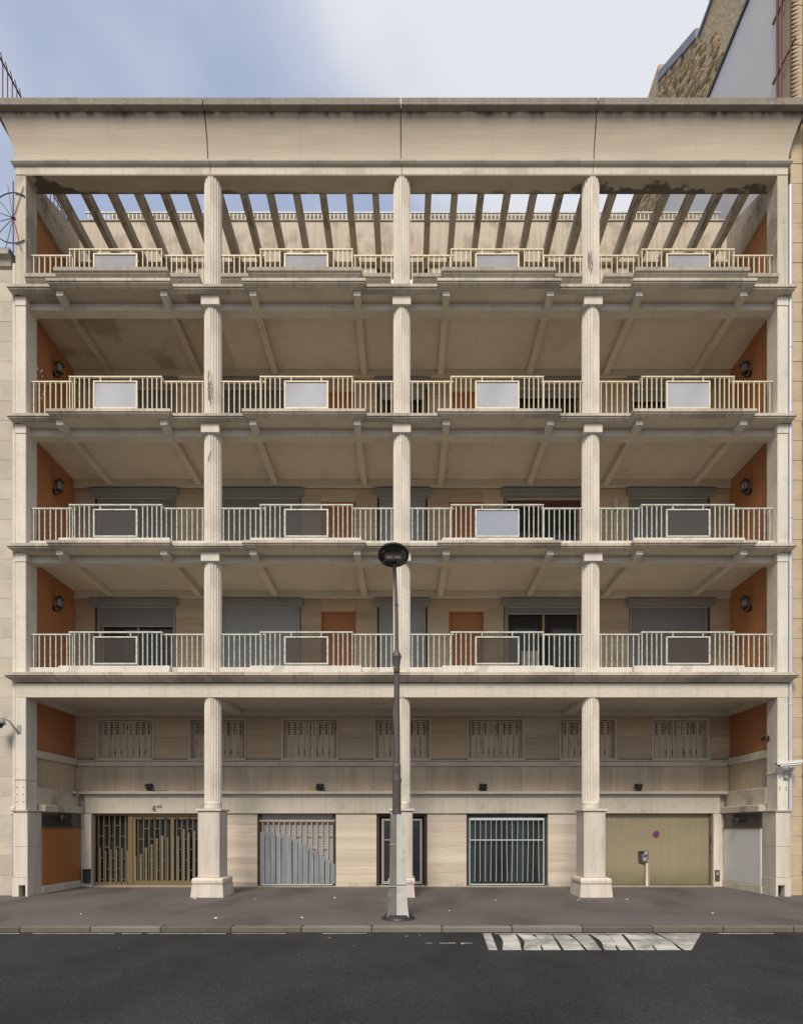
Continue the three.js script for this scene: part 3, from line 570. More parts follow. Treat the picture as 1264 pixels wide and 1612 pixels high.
// -------- top: architrave, moulding, flared cornice, pergola
{
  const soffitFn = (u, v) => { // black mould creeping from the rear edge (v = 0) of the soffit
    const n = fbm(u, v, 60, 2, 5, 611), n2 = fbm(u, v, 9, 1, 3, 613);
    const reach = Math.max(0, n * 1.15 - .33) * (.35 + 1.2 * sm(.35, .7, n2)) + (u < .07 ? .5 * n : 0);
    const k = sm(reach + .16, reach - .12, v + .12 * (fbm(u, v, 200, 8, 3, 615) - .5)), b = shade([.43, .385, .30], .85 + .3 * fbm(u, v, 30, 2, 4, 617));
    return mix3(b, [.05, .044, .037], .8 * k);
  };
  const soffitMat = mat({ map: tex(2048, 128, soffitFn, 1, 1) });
  [-9.5, -4.70, 0, 4.70].forEach((a, k) => part('architrave', box(a + (k ? .005 : 0), [-4.705, -.005, 4.695, 9.5][k], 17.745, 17.95, -.42, 0, .008), M.concrete, B));
  const sg = fromPolys([[[-9.235, 17.73, -.42], [9.235, 17.73, -.42], [9.235, 17.73, -.004], [-9.235, 17.73, -.004]]]);
  { const p = sg.attributes.position, uv = sg.attributes.uv; for (let i = 0; i < p.count; i++) uv.setXY(i, (p.getX(i) + 9.235) / 18.47 * .996 + .002, (p.getZ(i) + .42) / .416 * .98 + .01); }
  part('soffit', [sg, (() => { const g = box(-9.235, 9.235, 17.731, 17.744, -.42, -.004, 0); const uv = g.attributes.uv; for (let i = 0; i < uv.count; i++) uv.setXY(i, .5, .9); return g; })()], soffitMat, B, { label: 'soffit of the top beam with black mould along its rear edge' });
  for (let k = 0; k < 4; k++) part('moulding', sweep([[[-9.5, -.42], [-9.5, 0], [-4.705, 0]], [[-4.695, 0], [-.005, 0]], [[.005, 0], [4.695, 0]], [[4.705, 0], [9.5, 0], [9.5, -.42]]][k], [[0, 17.951], [.05, 17.965], [.078, 18.0], [.085, 18.035], [.04, 18.05], [-.2, 18.05], [-.2, 17.951]].reverse()), M.concrete, B);
  // flared cornice, one panel per bay
  const cor = tex(2048, 512, (u, v) => { // u along 20 m, v up the profile
    const big = fbm(u, v, 10, 3, 5, 631), run = fbm(u, v, 150, 2, 4, 633), ochre = sm(.5, .75, fbm(u, v, 40, 2, 4, 637));
    let c = shade([.54, .475, .38], .84 + .26 * big); c = mix3(c, [.50, .37, .22], .35 * ochre * sm(.2, .9, v));
    const drip = sm(.98 - .28 * run * fbm(u, 0, 24, 1, 3, 639), 1.0, v); c = mix3(c, [.14, .115, .085], .8 * drip + .6 * sm(.62, 1, v) * run);
    c = mix3(c, [.20, .165, .12], .75 * sm(.06, 0, v)); return c;
  }, 1, 1);
  const corM = mat({ map: cor, roughness: .9, bumpMap: plainBump, bumpScale: .004 });
  const cav = []; for (let k = 0; k <= 10; k++) { const t = k / 10; cav.push([.24 * Math.pow(t, 1.75), 18.05 + .95 * t]); }
  const xs = [-9.5, -4.76, -.02, 4.72, 9.5];
  for (let i = 0; i < 4; i++) {
    let P = [[xs[i] + (i ? .014 : 0), 0], [xs[i + 1] - (i < 3 ? .014 : 0), 0]]; if (!i) P = [[-9.5, -.42], ...P]; if (i === 3) P.push([9.5, -.42]);
    const prof = [...cav, [-.3, 19.0], [-.3, 18.05]]; const g = sweep(P, prof); const p = g.attributes.position, uv = g.attributes.uv;
    for (let k = 0; k < p.count; k++) uv.setXY(k, (p.getX(k) + p.getZ(k) * .3 + 10) / 20, (p.getY(k) - 18.05) / .95 * .985 + .005);
    part('cornice_panel', g, corM, B);
    part('cornice_slab', sweep(P, [[.24, 19.001], [.34, 19.02], [.352, 19.03], [.352, 19.19], [.34, 19.205], [-.35, 19.21], [-.35, 19.001]]), M.grime, B);
  }
  part('cornice_core', sweep([[-9.46, -.04], [9.46, -.04]], [...cav, [.3, 19.04], [.3, 19.17], [-.3, 19.17], [-.3, 18.06]]), M.black, B);
  for (const x of [-7.15, -2.5, 2.2, 7.2]) part('hairline_joint', sweep([[x, .0015], [x + .006, .0015]], [...cav, ...cav.slice().reverse().map(([o, y]) => [o - .01, y])]), M.dirty, B);
  // pergola
  for (let k = -13; k <= 13; k++) { const w = k % 7 === 0 ? .105 : .078, x = k * .671; part('pergola_beam', box(x - w, x + w, 17.732, 18.0, ZW + .001, -.421, .01), M.beam, B); }
  onBoth((s) => {
    const g = extr([[.43, 17.45], [2.36, 17.45], [2.36, 18.86], [.43, 18.02]], .2); g.rotateY(Math.PI / 2); g.translate(s > 0 ? 9.30 : -9.50, 0, 0);
    part('side_parapet', worldUV(g), M.beam, B);
  });
  // attic railing
  const ar = grp('attic_railing', B), bars = []; for (let x = -9.2; x < 9.25; x += .118) bars.push(box(x - .012, x + .012, 19.12, 19.72, -2.72, -2.70, 0));
  part('balusters', bars, M.railCream, ar, { kind: 'stuff' });
  part('handrail', box(-9.3, 9.3, 19.70, 19.74, -2.735, -2.685, .004), M.railGreen, ar);
  part('attic_roof_edge', box(-9.0, 9.0, 19.4, 20.63, -4.3, -3.6, .02), M.plasterDark, B);
}

// -------- ground floor: shutters of the mezzanine, ledges, frieze, lintel
{
  const C7 = [-7.92, -5.28, -2.64, 0, 2.66, 5.30, 7.94], hw = .70;
  wallRow(-9.36, 9.36, 3.66, 4.888, C7.map((c) => [c - hw - .12, c + hw + .12, 4.83]), .62, 1.2, M.trav);
  for (const c of C7) {
    const w = grp('louvred_window', B), x0 = c - hw, x1 = c + hw, z = ZW - .07;
    part('frame', [box(x0 - .12, x0 - .07, 3.66, 4.83, z - .1, ZW + .09, .005), box(x1 + .07, x1 + .12, 3.66, 4.83, z - .1, ZW + .09, .005), box(x0 - .07, x1 + .07, 4.78, 4.83, z - .1, ZW + .05, .005)], M.concrete, w);
    part('frame_back', box(x0 - .07, x1 + .07, 3.66, 4.78, z - .12, z - .03, 0), M.louvre, w);
    const lw = (x1 - x0) / 8, slots = [];
    for (let k = 0; k < 8; k++) {
      const a = x0 + k * lw, zz = z + (k % 2 ? .006 : 0);
      const g = box(a + .003, a + lw - .003, 3.675, 4.77, z - .03, zz + .01, .008); const uv = g.attributes.uv, o = rnd() * 3; for (let q = 0; q < uv.count; q++) uv.setX(q, uv.getX(q) + o);
      part('shutter_leaf', g, M.louvre, w);
      const cxx = a + lw / 2 + (k < 4 ? -.01 : .01);
      for (let q = 0; q < 6; q++) { const e = new THREE.SphereGeometry(1, 10, 6); e.scale(k === 3 || k === 4 ? .022 : .042, .020, .006); e.translate(cxx, 4.70 - q * .062, zz + .01); slots.push(e); }
      if (k > 0 && k < 7 && k !== 3) slots.push(box(a + lw - .012, a + lw + .012, 3.80, 3.92, z + .0, z + .022, .003)); if (k % 2) slots.push(box(a + lw - .011, a + lw + .009, 4.52, 4.64, z, z + .021, .003));
    }
    part('louvre_slots', slots, M.slot, w, { kind: 'stuff' });
    part('window_sill', box(x0 - .12, x1 + .12, 3.612, 3.665, ZW - .05, -2.20, .008), M.concrete, w);
  }
  part('ledge', box(-9.26, 9.26, 3.57, 3.61, ZW, -2.215, .008), M.edge, B);
  part('ledge', box(-9.26, 9.26, 3.44, 3.569, ZW, -2.235, .02), M.concrete, B);
  part('wall', box(-9.36, 9.36, 2.10, 3.66, -2.86, ZW, 0), M.mortar, B);
  clad(-9.33, 9.33, 2.72, 3.438, .72, .85, M.travUp, ZW + .06);
  part('ledge', box(-9.22, 9.22, 2.635, 2.718, ZW, -2.13, .014), M.concrete, B);
  part('lintel', box(-9.06, 9.06, 2.092, 2.634, ZW, -2.25, .01), M.concrete, B);
  // ground floor openings
  const OP = [[-8.86, -5.55, 2.09], [-4.15, -1.90, 2.09], [-.74, .71, 2.09], [1.83, 4.16, 2.09], [5.05, 8.86, 2.09]];
  const core = [], rect = [[-5.55, -4.15], [-1.90, -.74], [.71, 1.83], [4.16, 5.05]];
  for (const [a, b] of rect) { core.push(box(a, b, 0, 2.09, -2.86, ZW, 0)); let y = .12; part('wall_base', box(a, b, 0, .118, ZW, ZW + .075, .004), M.edge, B); while (y < 2.08) { let h = rr(.19, .34); if (y + h > 1.93) h = 2.088 - y; const g = box(a + .001, b - .001, y + .001, y + h - .001, ZW, ZW + .06 + rr(-.002, .003), .003); const uv = g.attributes.uv, ou = rnd() * 4, ov = rnd() * 4; for (let k = 0; k < uv.count; k++) uv.setXY(k, uv.getX(k) + ou, uv.getY(k) + ov); part('stone_slab', g, M.travLight[Math.floor(rnd() * 3)], B); y += h; } }
  part('wall', core, M.mortar, B);
  part('threshold', box(-8.86, 8.86, -.05, .02, -2.86, ZW + .02, .005), M.edge, B);

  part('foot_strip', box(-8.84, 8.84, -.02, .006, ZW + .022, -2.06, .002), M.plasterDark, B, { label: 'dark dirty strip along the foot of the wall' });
  // entrance gate and double door, bay 1
  const zg = ZW - .04;
  const eg = grp('entrance_gate', B, 'bronze barred side gate left of the entrance doors');
  part('gate_frame', [box(-8.86, -8.82, .02, 2.09, zg - .04, zg + .03), box(-7.87, -7.74, .02, 2.09, zg - .06, zg + .05), box(-8.82, -7.87, 2.03, 2.09, zg - .04, zg + .03), box(-8.82, -7.87, .02, .12, zg - .04, zg + .03)], M.bronze, eg);
  part('pane', box(-8.82, -7.87, .12, 2.03, zg - .12, zg - .11, 0), M.glassTeal, eg);
  const nb = 6; for (let k = 0; k < nb; k++) { const x = -8.74 + k * .156; part('bar', box(x - .013, x + .013, .12, 2.03, zg - .02, zg + .01, .003), M.bronze, eg); }
  const links = []; for (let k = 0; k < nb - 1; k++) for (let q = 0; q < 3; q++) { const x = -8.74 + k * .156, y = 1.75 - q * .62 - (k % 2 ? 0 : .31); if (y > .15) links.push(box(x + .013, x + .143, y - .01, y + .01, zg - .015, zg + .005, .002)); } part('links', links, M.bronze, eg, { kind: 'stuff' });
  for (let k = 0; k < 7; k++) { const x = -8.84 + k * .157; part('upright_strip', box(x - .02, x + .02, .08 + rr(-.02, .03), 1.06 + rr(-.05, .06), zg + .012, zg + .03, .004), M.strip, eg); }
  const ed = grp('entrance_door', B, 'bronze framed glazed double entrance door behind bars');
  part('door_frame', [box(-7.74, -7.66, .02, 2.0, zg - .05, zg + .03), box(-5.62, -5.55, .02, 2.0, zg - .05, zg + .03), box(-7.74, -5.55, 2.0, 2.09, zg - .05, zg + .03), box(-6.66, -6.56, .16, 2.0, zg - .05, zg + .02), box(-7.66, -5.62, .02, .16, zg - .05, zg + .03), box(-7.66, -6.66, 1.93, 2.0, zg - .05, zg + .02), box(-6.56, -5.62, 1.93, 2.0, zg - .05, zg + .02)], M.bronze, ed);
  for (const [a, b] of [[-7.66, -6.66], [-6.56, -5.62]]) part('pane', box(a, b, .16, 1.93, zg - .12, zg - .11, 0), M.glassTeal, ed);
  const l2 = []; for (let k = 0; k < 13; k++) { const x = -7.60 + k * .158; if (Math.abs(x + 6.61) < .07) continue; part('bar', box(x - .013, x + .013, .16, 1.93, zg - .02, zg + .008, .003), M.bronze, ed); for (let q = 0; q < 3; q++) { const y = 1.66 - q * .6 - (k % 2 ? 0 : .3); if (y > .2 && k < 12 && Math.abs(x + .08 + 6.61) > .12) l2.push(box(x + .013, x + .145, y - .01, y + .01, zg - .015, zg + .004, .002)); } }
  part('links', l2, M.bronze, ed, { kind: 'stuff' });
  for (let k = 0; k < 14; k++) { const x = -7.66 + k * .153, h = k < 2 ? .9 : k < 5 ? .9 + (k - 1) * .16 : k < 9 ? 1.45 : 1.6; part('upright_strip', box(x - .035 * (k % 3 ? 1 : .6), x + .035 * (k % 2 ? 1 : .7), .14 + rr(-.02, .02), h + rr(-.06, .06), zg + .012 + (k % 2) * .006, zg + .036, .005), M.strip, ed); }
  const hinge = []; for (let k = 0; k < 6; k++) hinge.push(box(-7.5 + k * .33, -7.40 + k * .33, 1.945, 1.965, zg + .02, zg + .028, .002)); part('vents', hinge, M.black, ed, { kind: 'stuff' });

  // barred window, bay 2
  const w2 = grp('shop_window', B, 'grey shuttered window behind beige bars and pale upright slats');
  part('frame', [box(-4.15, -4.06, .02, 2.09, zg - .08, zg + .04), box(-1.99, -1.90, .02, 2.09, zg - .08, zg + .04), box(-4.06, -1.99, .02, .06, zg - .08, zg + .04)], M.frameDark, w2);
  part('roller_shutter', ribbed(-4.06, -1.99, .06, 2.09, zg - .05, .045, .012), M.shutterPale, w2);
  part('grille_rail', box(-4.1, -1.94, 1.86, 1.91, zg + .0, zg + .05, .004), M.barBeige, w2);
  const lk = []; for (let k = 0; k < 14; k++) { const x = -4.01 + k * .156; part('bar', box(x - .014, x + .014, .08, 1.86, zg + .008, zg + .034, .003), M.barBeige, w2); if (k < 13) lk.push(box(x + .014, x + .142, (k % 2 ? 1.12 : 1.48) - .01, (k % 2 ? 1.12 : 1.48) + .01, zg + .012, zg + .03, .002)); } part('links', lk, M.barBeige, w2, { kind: 'stuff' });
  for (let k = 0; k < 14; k++) { const t = k / 13, x = -4.02 + k * .1555, h = k < 5 ? 1.56 - k * .012 : 1.52 - .78 * Math.pow((k - 4) / 9, 1.25); const h2 = k < 5 ? h - .012 : 1.52 - .78 * Math.pow((k - 3) / 9, 1.25), b0 = rr(.075, .085), wl = .05 + .022 * ((k * 7) % 3) / 2, g = extr([[x - wl, b0], [x + .070, b0], [x + .066 + rr(-.004, .004), h2], [x - wl + rr(-.004, .004), h]], .012, .002); g.translate(0, 0, zg + .042 + (k % 2) * .012); part('upright_slat', worldUV(g), M.stripPale[k % 3], w2); part('slat_fold', box(x - .012, x + .012, b0, h - .05, zg + .058 + (k % 2) * .012, zg + .070 + (k % 2) * .012, .006), M.stripPale[(k + 1) % 3], w2); }
  part('bottom_rail', box(-4.05, -2.0, .045, .07, zg + .042, zg + .075, .003), M.barWhite, w2);

  // middle door, half hidden by the column
  const md = grp('service_door', B, 'dark glazed door behind the middle column');
  part('frame', [box(-.74, -.65, .02, 2.09, zg - .08, zg + .04), box(.62, .71, .02, 2.09, zg - .08, zg + .04), box(-.65, .62, 2.0, 2.09, zg - .08, zg + .04)], M.frameDark, md);
  part('leaf_frame', [box(-.60, -.53, .06, 1.95, zg - .06, zg), box(.50, .57, .06, 1.95, zg - .06, zg), box(-.53, .50, 1.88, 1.95, zg - .06, zg), box(-.53, .50, .06, .14, zg - .06, zg), box(.22, .28, .14, 1.88, zg - .06, zg)], M.frameAlu, md);
  part('pane', box(-.53, .22, .14, 1.88, zg - .05, zg - .04, 0), M.glass, md); part('pane', box(.28, .50, .14, 1.88, zg - .05, zg - .04, 0), M.glass, md);
  part('cross_rail', box(-.53, .22, 1.32, 1.35, zg - .038, zg - .01, .003), M.frameAlu, md);

  // barred window, bay 3
  const w3 = grp('shop_window', B, 'dark green glazed window behind thin white bars');
  part('frame', [box(1.83, 1.90, .02, 2.09, zg - .1, zg + .04), box(4.09, 4.16, .02, 2.09, zg - .1, zg + .04), box(1.90, 4.09, .02, .08, zg - .1, zg + .04), box(1.90, 4.09, 2.04, 2.09, zg - .1, zg + .04)], M.blackGreen, w3);
  part('pane', box(1.90, 4.09, .08, 2.04, zg - .09, zg - .08, 0), M.glassTeal, w3);
  const hs = []; for (let k = 0; k < 6; k++) hs.push(box(1.90, 4.09, .3 + k * .28, .308 + k * .28, zg - .078, zg - .07, 0)); part('glazing_bars', hs, M.blackGreen, w3, { kind: 'stuff' });
  part('grille_frame', [box(1.92, 4.07, 1.90, 1.97, zg - .02, zg + .03, .003), box(1.92, 4.07, 1.32, 1.345, zg - .005, zg + .02, .003), box(1.92, 4.07, .05, .075, zg + .0, zg + .045, .002), box(1.92, 1.945, .08, 1.9, zg - .02, zg + .02, .003), box(4.045, 4.07, .08, 1.9, zg - .02, zg + .02, .003)], M.barWhite, w3);
  for (let k = 0; k < 13; k++) { const x = 2.09 + k * .152; part('bar', [rod([x, 1.345, zg + .008], [x + rr(-.005, .005), 1.9, zg + .008], .008, 6), rod([x + rr(-.02, .02), .14, zg + .008], [x + rr(-.01, .01), 1.32, zg + .008], .008, 6)], M.barWhite, w3); }

  // garage door, bay 4
  const gd = grp('garage_door', B, 'ribbed olive metal garage door');
  const g = ribbed(5.05, 8.80, .02, 2.09, zg + .02, .058, .011, true); { const p = g.attributes.position, uv = g.attributes.uv; for (let i = 0; i < p.count; i++) uv.setXY(i, p.getX(i) - 5.0, p.getY(i)); }
  part('door_sheet', g, M.garage, gd);
  part('door_frame', [box(8.80, 8.86, .02, 2.09, zg - .06, zg + .05, .004), box(5.05, 8.80, .02, .06, zg + .021, zg + .04, .003)], M.bronzeDark, gd);
  part('keyhole_plates', [box(8.81, 8.85, 1.25, 1.42, zg + .05, zg + .056, .002), box(8.81, 8.85, .95, 1.02, zg + .05, zg + .056, .002)], M.black, gd, { kind: 'stuff' });
}

// ================================================================ THINGS ON THE BUILDING
const font = await new FontLoader().loadAsync('fonts/droid/droid_serif_bold.typeface.json');
{
  const t = thing('house_number', 'dark bronze house number 4 with raised BIS on the lintel over the entrance', 'house number', [-7.14, 2.155, -2.249]);
  const mk = (s, size, x, y) => strip3(new TextGeometry(s, { font, size, depth: .012, curveSegments: 5 }).translate(x, y, 0));
  part('digit', mk('4', .165, 0, 0), M.bronzeDark, t); part('letters', mk('BIS', .065, .135, .10), M.bronzeDark, t);
}
function lantern(s, Y, label) {
  const t = thing('wall_lantern', label, 'wall lantern', [s * 9.36, Y, -1.30], 'wall lanterns on the orange side walls');
  const k = -s, X = k * .17;                         // outwards from the wall
  part('wall_plate', box(k > 0 ? 0 : -.02, k > 0 ? .02 : 0, -.17, -.03, -.05, .05, .006), M.black, t);
  part('arm', tube([[k * .01, -.12, 0], [k * .08, -.17, 0], [X, -.17, 0], [X, -.12, 0]], .02, 16, 8), M.black, t);
  part('glass', at(lathe([[.055, 0], [.075, .02], [.075, .2], [.06, .21]], 20), X, -.07, 0), M.lantGlass, t);
  part('bulb', at(lathe([[0, .02], [.018, .02], [.022, .12], [0, .15]], 10), X, -.06, 0), M.bulb, t);
  const bars = []; for (let q = 0; q < 4; q++) { const a = q * Math.PI / 2 + .6; bars.push(rod([X + Math.cos(a) * .078, -.07, Math.sin(a) * .078], [X + Math.cos(a) * .078, .14, Math.sin(a) * .078], .006, 5)); }
  part('cage', [...bars, at(lathe([[0, -.03], [.05, -.03], [.088, 0], [.088, .018], [0, .018]], 20), X, -.08, 0)], M.black, t);
  part('cap', at(lathe([[.0, .0], [.115, 0], [.118, .012], [.085, .05], [.06, .085], [.02, .10], [.018, .125], [0, .13]], 24), X, .135, 0), M.blackGreen, t);
}
const flo = ['lowest', 'second', 'third', 'top'];
onBoth((s) => F.forEach((y, f) => lantern(s, y + (f === 3 ? 1.32 : 2.22), `black lantern on the ${s < 0 ? 'left' : 'right'} orange side wall of the ${flo[f]} balcony`)));

// flood lights on the ledge
const FL = [[-7.2, -.5, 'dark floodlight on the ledge above the house number'], [-2.34, .1, 'dark floodlight on the ledge above the pale slatted window'], [2.28, .25, 'dark floodlight on the ledge above the white barred window'], [6.72, .6, 'dark floodlight on the ledge above the garage door']];
for (const [x, turn, label] of FL) {
  const t = thing('floodlight', label, 'floodlight', [x, 2.718, -2.19], 'floodlights on the ledge'); t.rotation.y = turn;
  part('foot', box(-.04, .04, 0, .012, -.03, .03, .003), M.black, t);
  part('bracket', tube([[.1, .14, 0], [.11, .05, 0], [.0, .03, 0], [-.11, .05, 0], [-.1, .14, 0]], .009, 20, 6), M.black, t);
  const h = grp('housing', t); h.position.y = .14; h.rotation.x = .35;
  part('body', [fromPolys(frustum(-.07, .07, -.09, .0, -.07, .07, -.09, 0, -.06, .06)), box(-.11, .11, -.085, .085, 0, .04, .01), box(-.07, .07, -.06, .06, -.1, 0, .01)], M.blackGreen, h); part('lens', box(-.09, .09, -.065, .065, .04, .045, .001), M.glass, h);
  part('cable', tube([[0, .03, -.02], [.1, .012, -.02], [.35, .008, -.03], [.75, .006, -.03]], .006, 16, 5), M.black, t);
}
{ // dome camera on the left pillar
  const t = thing('dome_camera', 'grey dome camera on a curved arm on the left end pillar', 'security camera', [-9.40, 4.16, .0]);
  part('plate', box(-.05, .05, -.16, .05, 0, .02, .004), M.greyPlastic, t);
  part('arm', tube([[0, -.12, .02], [-.05, -.02, .12], [-.12, .12, .2], [-.25, .18, .26], [-.38, .16, .28]], .024, 24, 8), M.greyPlastic, t);
  part('housing', at(lathe([[0, .1], [.08, .095], [.135, .05], [.15, -.02], [.155, -.05], [0, -.05]], 28), -.31, .07, .28), M.greyPlastic, t);
  part('dome', at(lathe([[.11, 0], [.105, -.04], [.075, -.085], [.03, -.105], [0, -.108]], 24), -.31, .02, .28), M.glass, t);
}
{ // white bullet camera on the right pillar
  const t = thing('bullet_camera', 'white box camera with sun hood on the right end pillar', 'security camera', [9.42, 2.98, .04]);
  part('bracket', [box(-.05, .05, -.1, .1, -.04, .02, .01), rod([0, 0, .0], [.08, .12, .12], .03, 10), at(cyl(.045, .045, .06), .08, .1, .12)], M.greyPlastic, t);
  const h = grp('housing', t); h.position.set(-.02, .25, .16); h.rotation.set(0, -.25, .07); h.scale.set(.86, .9, .9);
  part('body', box(-.27, .27, -.06, .06, -.07, .07, .015), M.white, h); part('hood', [box(-.34, .29, .062, .078, -.085, .085, .006), box(-.34, .29, .0, .062, -.085, -.078, .002), box(-.34, .29, 0, .062, .078, .085, .002)], M.white, h); part('lens', box(-.285, -.27, -.05, .05, -.055, .055, .002), M.black, h);
}
function smallCam(x, y, z, s, label, m) {
  const t = thing('wall_camera', label, 'security camera', [x, y, z]);
  part('mount', [rod([0, .0, 0], [s * .10, .03, .02], .02, 8), box(s > 0 ? 0 : -.015, s > 0 ? .015 : 0, -.05, .06, -.05, .05, .004)], m, t);
  const b = at(cyl(.04, .045, .2, 14), 0, -.1, 0); b.rotateX(1.25); b.translate(s * .12, .02, .03); part('body', b, m, t);
  const l = new THREE.CylinderGeometry(.03, .03, .01, 12); l.rotateX(1.25); l.translate(s * .12, -.015, .125); part('lens', strip3(l), M.black, t);
}
smallCam(-9.22, 2.62, -1.95, 1, 'small white camera by the left end of the ledge', M.greyPlastic);
smallCam(-9.12, 1.92, -1.2, 1, 'small dark camera on the dark pane above the orange panel', M.black);
smallCam(9.12, 1.86, -1.45, -1, 'small dark camera hanging above the blank white panel', M.black);
smallCam(9.235, 3.92, -.36, -1, 'tiny black camera on the inner face of the right end pillar', M.black);
{ // no-parking disc, torn notice on a post, intercom
  const t = thing('no_parking_sign', 'round red and blue no parking sign on the garage door', 'sign', [7.28, 1.51, ZW + .0]);
  const d = new THREE.CylinderGeometry(.088, .088, .008, 32); d.rotateX(Math.PI / 2); part('disc', strip3(d), M.blue, t);
  part('ring', at(strip3(new THREE.TorusGeometry(.083, .011, 8, 36)), 0, 0, .003), M.red, t); const b = box(-.078, .078, -.008, .008, .003, .009, .001); b.rotateZ(-.75); part('slash', b, M.red, t);
  const n = thing('torn_notice', 'torn dark notice with a pale picture on the garage door above the post', 'notice', [6.91, .62, ZW + .004]);
  part('sheet', at(extr([[-.15, .40], [.16, .40], [.09, .0], [-.135, .07]], .006), 0, 0, 0), mat({ map: tex(128, 128, (u, v) => mix3([.045, .028, .025], [.075, .05, .045], fbm(u, v, 5, 5, 3, 701)), 2, 2) }), n);
  part('picture', at(extr([[-.02, .385], [.145, .385], [.085, .12], [.03, .1], [-.03, .16], [-.04, .28]], .003), 0, 0, .006), mat({ map: tex(128, 128, (u, v) => mix3([.30, .33, .36], [.07, .07, .08], sm(.5, .62, fbm(u, v, 4, 4, 4, 703))), 3, 3) }), n);
  part('picture', at(extr([[-.06, .395], [.03, .395], [.02, .33], [-.03, .29], [-.06, .32]], .0045), 0, 0, .006), M.black, n);
  const p = thing('post', 'narrow pale post standing against the garage door under the torn notice', 'post', [6.99, 0, ZW + .05]);
  part('shaft', box(-.04, .035, 0, .66, -.03, .03, .008), M.column, p); part('edge_strip', box(.055, .072, .02, .60, -.02, .012, .004), M.barBeige, p);
  const q = thing('intercom', 'small metal intercom box on the pier right of the garage door', 'intercom', [8.96, .16, -2.235]);
  part('plate', box(-.07, .07, 0, .32, 0, .02, .006), M.bronzeDark, q); part('screen', box(-.03, .03, .18, .26, .02, .024, .002), M.greyPlastic, q); part('buttons', [box(-.03, .03, .08, .10, .02, .026, .002), box(-.03, .03, .12, .14, .02, .026, .002)], M.black, q);
}
{ // vent / box low beside the entrance gate
  const t = thing('niche_box', 'dark rounded box low on the pier beside the entrance gate', 'box', [-8.96, .12, -2.232]);
  part('body', box(-.1, .1, 0, .36, 0, .10, .03), M.black, t); part('lid', box(-.11, .11, .36, .39, 0, .12, .008), M.frameDark, t);
}
// downpipes and cover strip
{
  const t = thing('downpipe', 'pale zinc downpipe between the right end pillar and the neighbouring stone house', 'downpipe');
  part('pipe', at(cyl(.045, .045, 15.4, 16), 9.555, 2.10, -.02), M.zinc, t); for (const y of [4.7, 7.6, 9.3, 11.9, 13.5]) part('collar', at(cyl(.052, .052, .05, 16), 9.555, y, -.02), M.zinc, t);
  const c = thing('downpipe', 'cream pipe cover strip between the left end pillar and the neighbouring house', 'downpipe');
  part('cover', box(-9.585, -9.505, 2.1, 15.6, -.1, -.015, .02), M.column, c); part('hopper', box(-9.62, -9.50, 2.0, 2.2, -.1, .03, .02), M.pedestal, c);
  const p = thing('downpipe', 'grey rainwater pipe on the stone house at the right edge', 'downpipe');
  part('pipe', at(cyl(.045, .045, 24, 16), 9.945, 0, -.03), M.greyPlastic, p); for (const y of [.6, 3.0, 5.9, 8.8, 11.7, 14.5]) part('collar', at(cyl(.056, .056, .06, 16), 9.945, y, -.03), M.greyPlastic, p);
}

// ================================================================ NEIGHBOURS
{ // left house
  const t = thing('stone_house', 'pale ashlar stone house at the left edge', 'building');
  part('wall', [box(-17.5, -9.625, 0, 15.7, -9, -.17, 0)], M.mortar, t);
  let y = 0, r = 0; while (y < 15.5) { const h = y < .5 ? .5 : .49; let x = -9.63; let k = 0; while (x > -12) { const w = (k === 0 ? (r % 2 ? .42 : .86) : .9); part('stone', box(x - w + .0015, x - .0015, y + .0015, y + h - .0015, -.17, -.10 + rr(-.0015, .0015), .003), M.stoneL[Math.floor(rnd() * 3)], t); x -= w; k++; } y += h; r++; }
  part('wall_face', box(-17.5, -12.5, 0, 15.68, -.17, -.10, 0), M.stoneL[0], t);
  part('cornice', sweep([[-17.5, -.1], [-9.63, -.1]], [[0, 15.5], [.05, 15.55], [.08, 15.68], [.17, 15.74], [.17, 15.84], [-.2, 15.86], [-.2, 15.5]].reverse()), M.dirty, t);
  part('roof', box(-17.5, -9.63, 15.86, 15.95, -9, .02, .01), M.zincRoof, t);
  for (let f = 0; f < 4; f++) for (const x of [-14.2, -16.6]) { const w = grp('window', t); part('frame', [box(x - .6, x + .6, 1 + f * 3.6, 3.2 + f * 3.6, -.2, -.08, .01)], M.shutter, w); part('pane', box(x - .5, x + .5, 1.1 + f * 3.6, 3.1 + f * 3.6, -.085, -.076, 0), M.glass, w); }
}
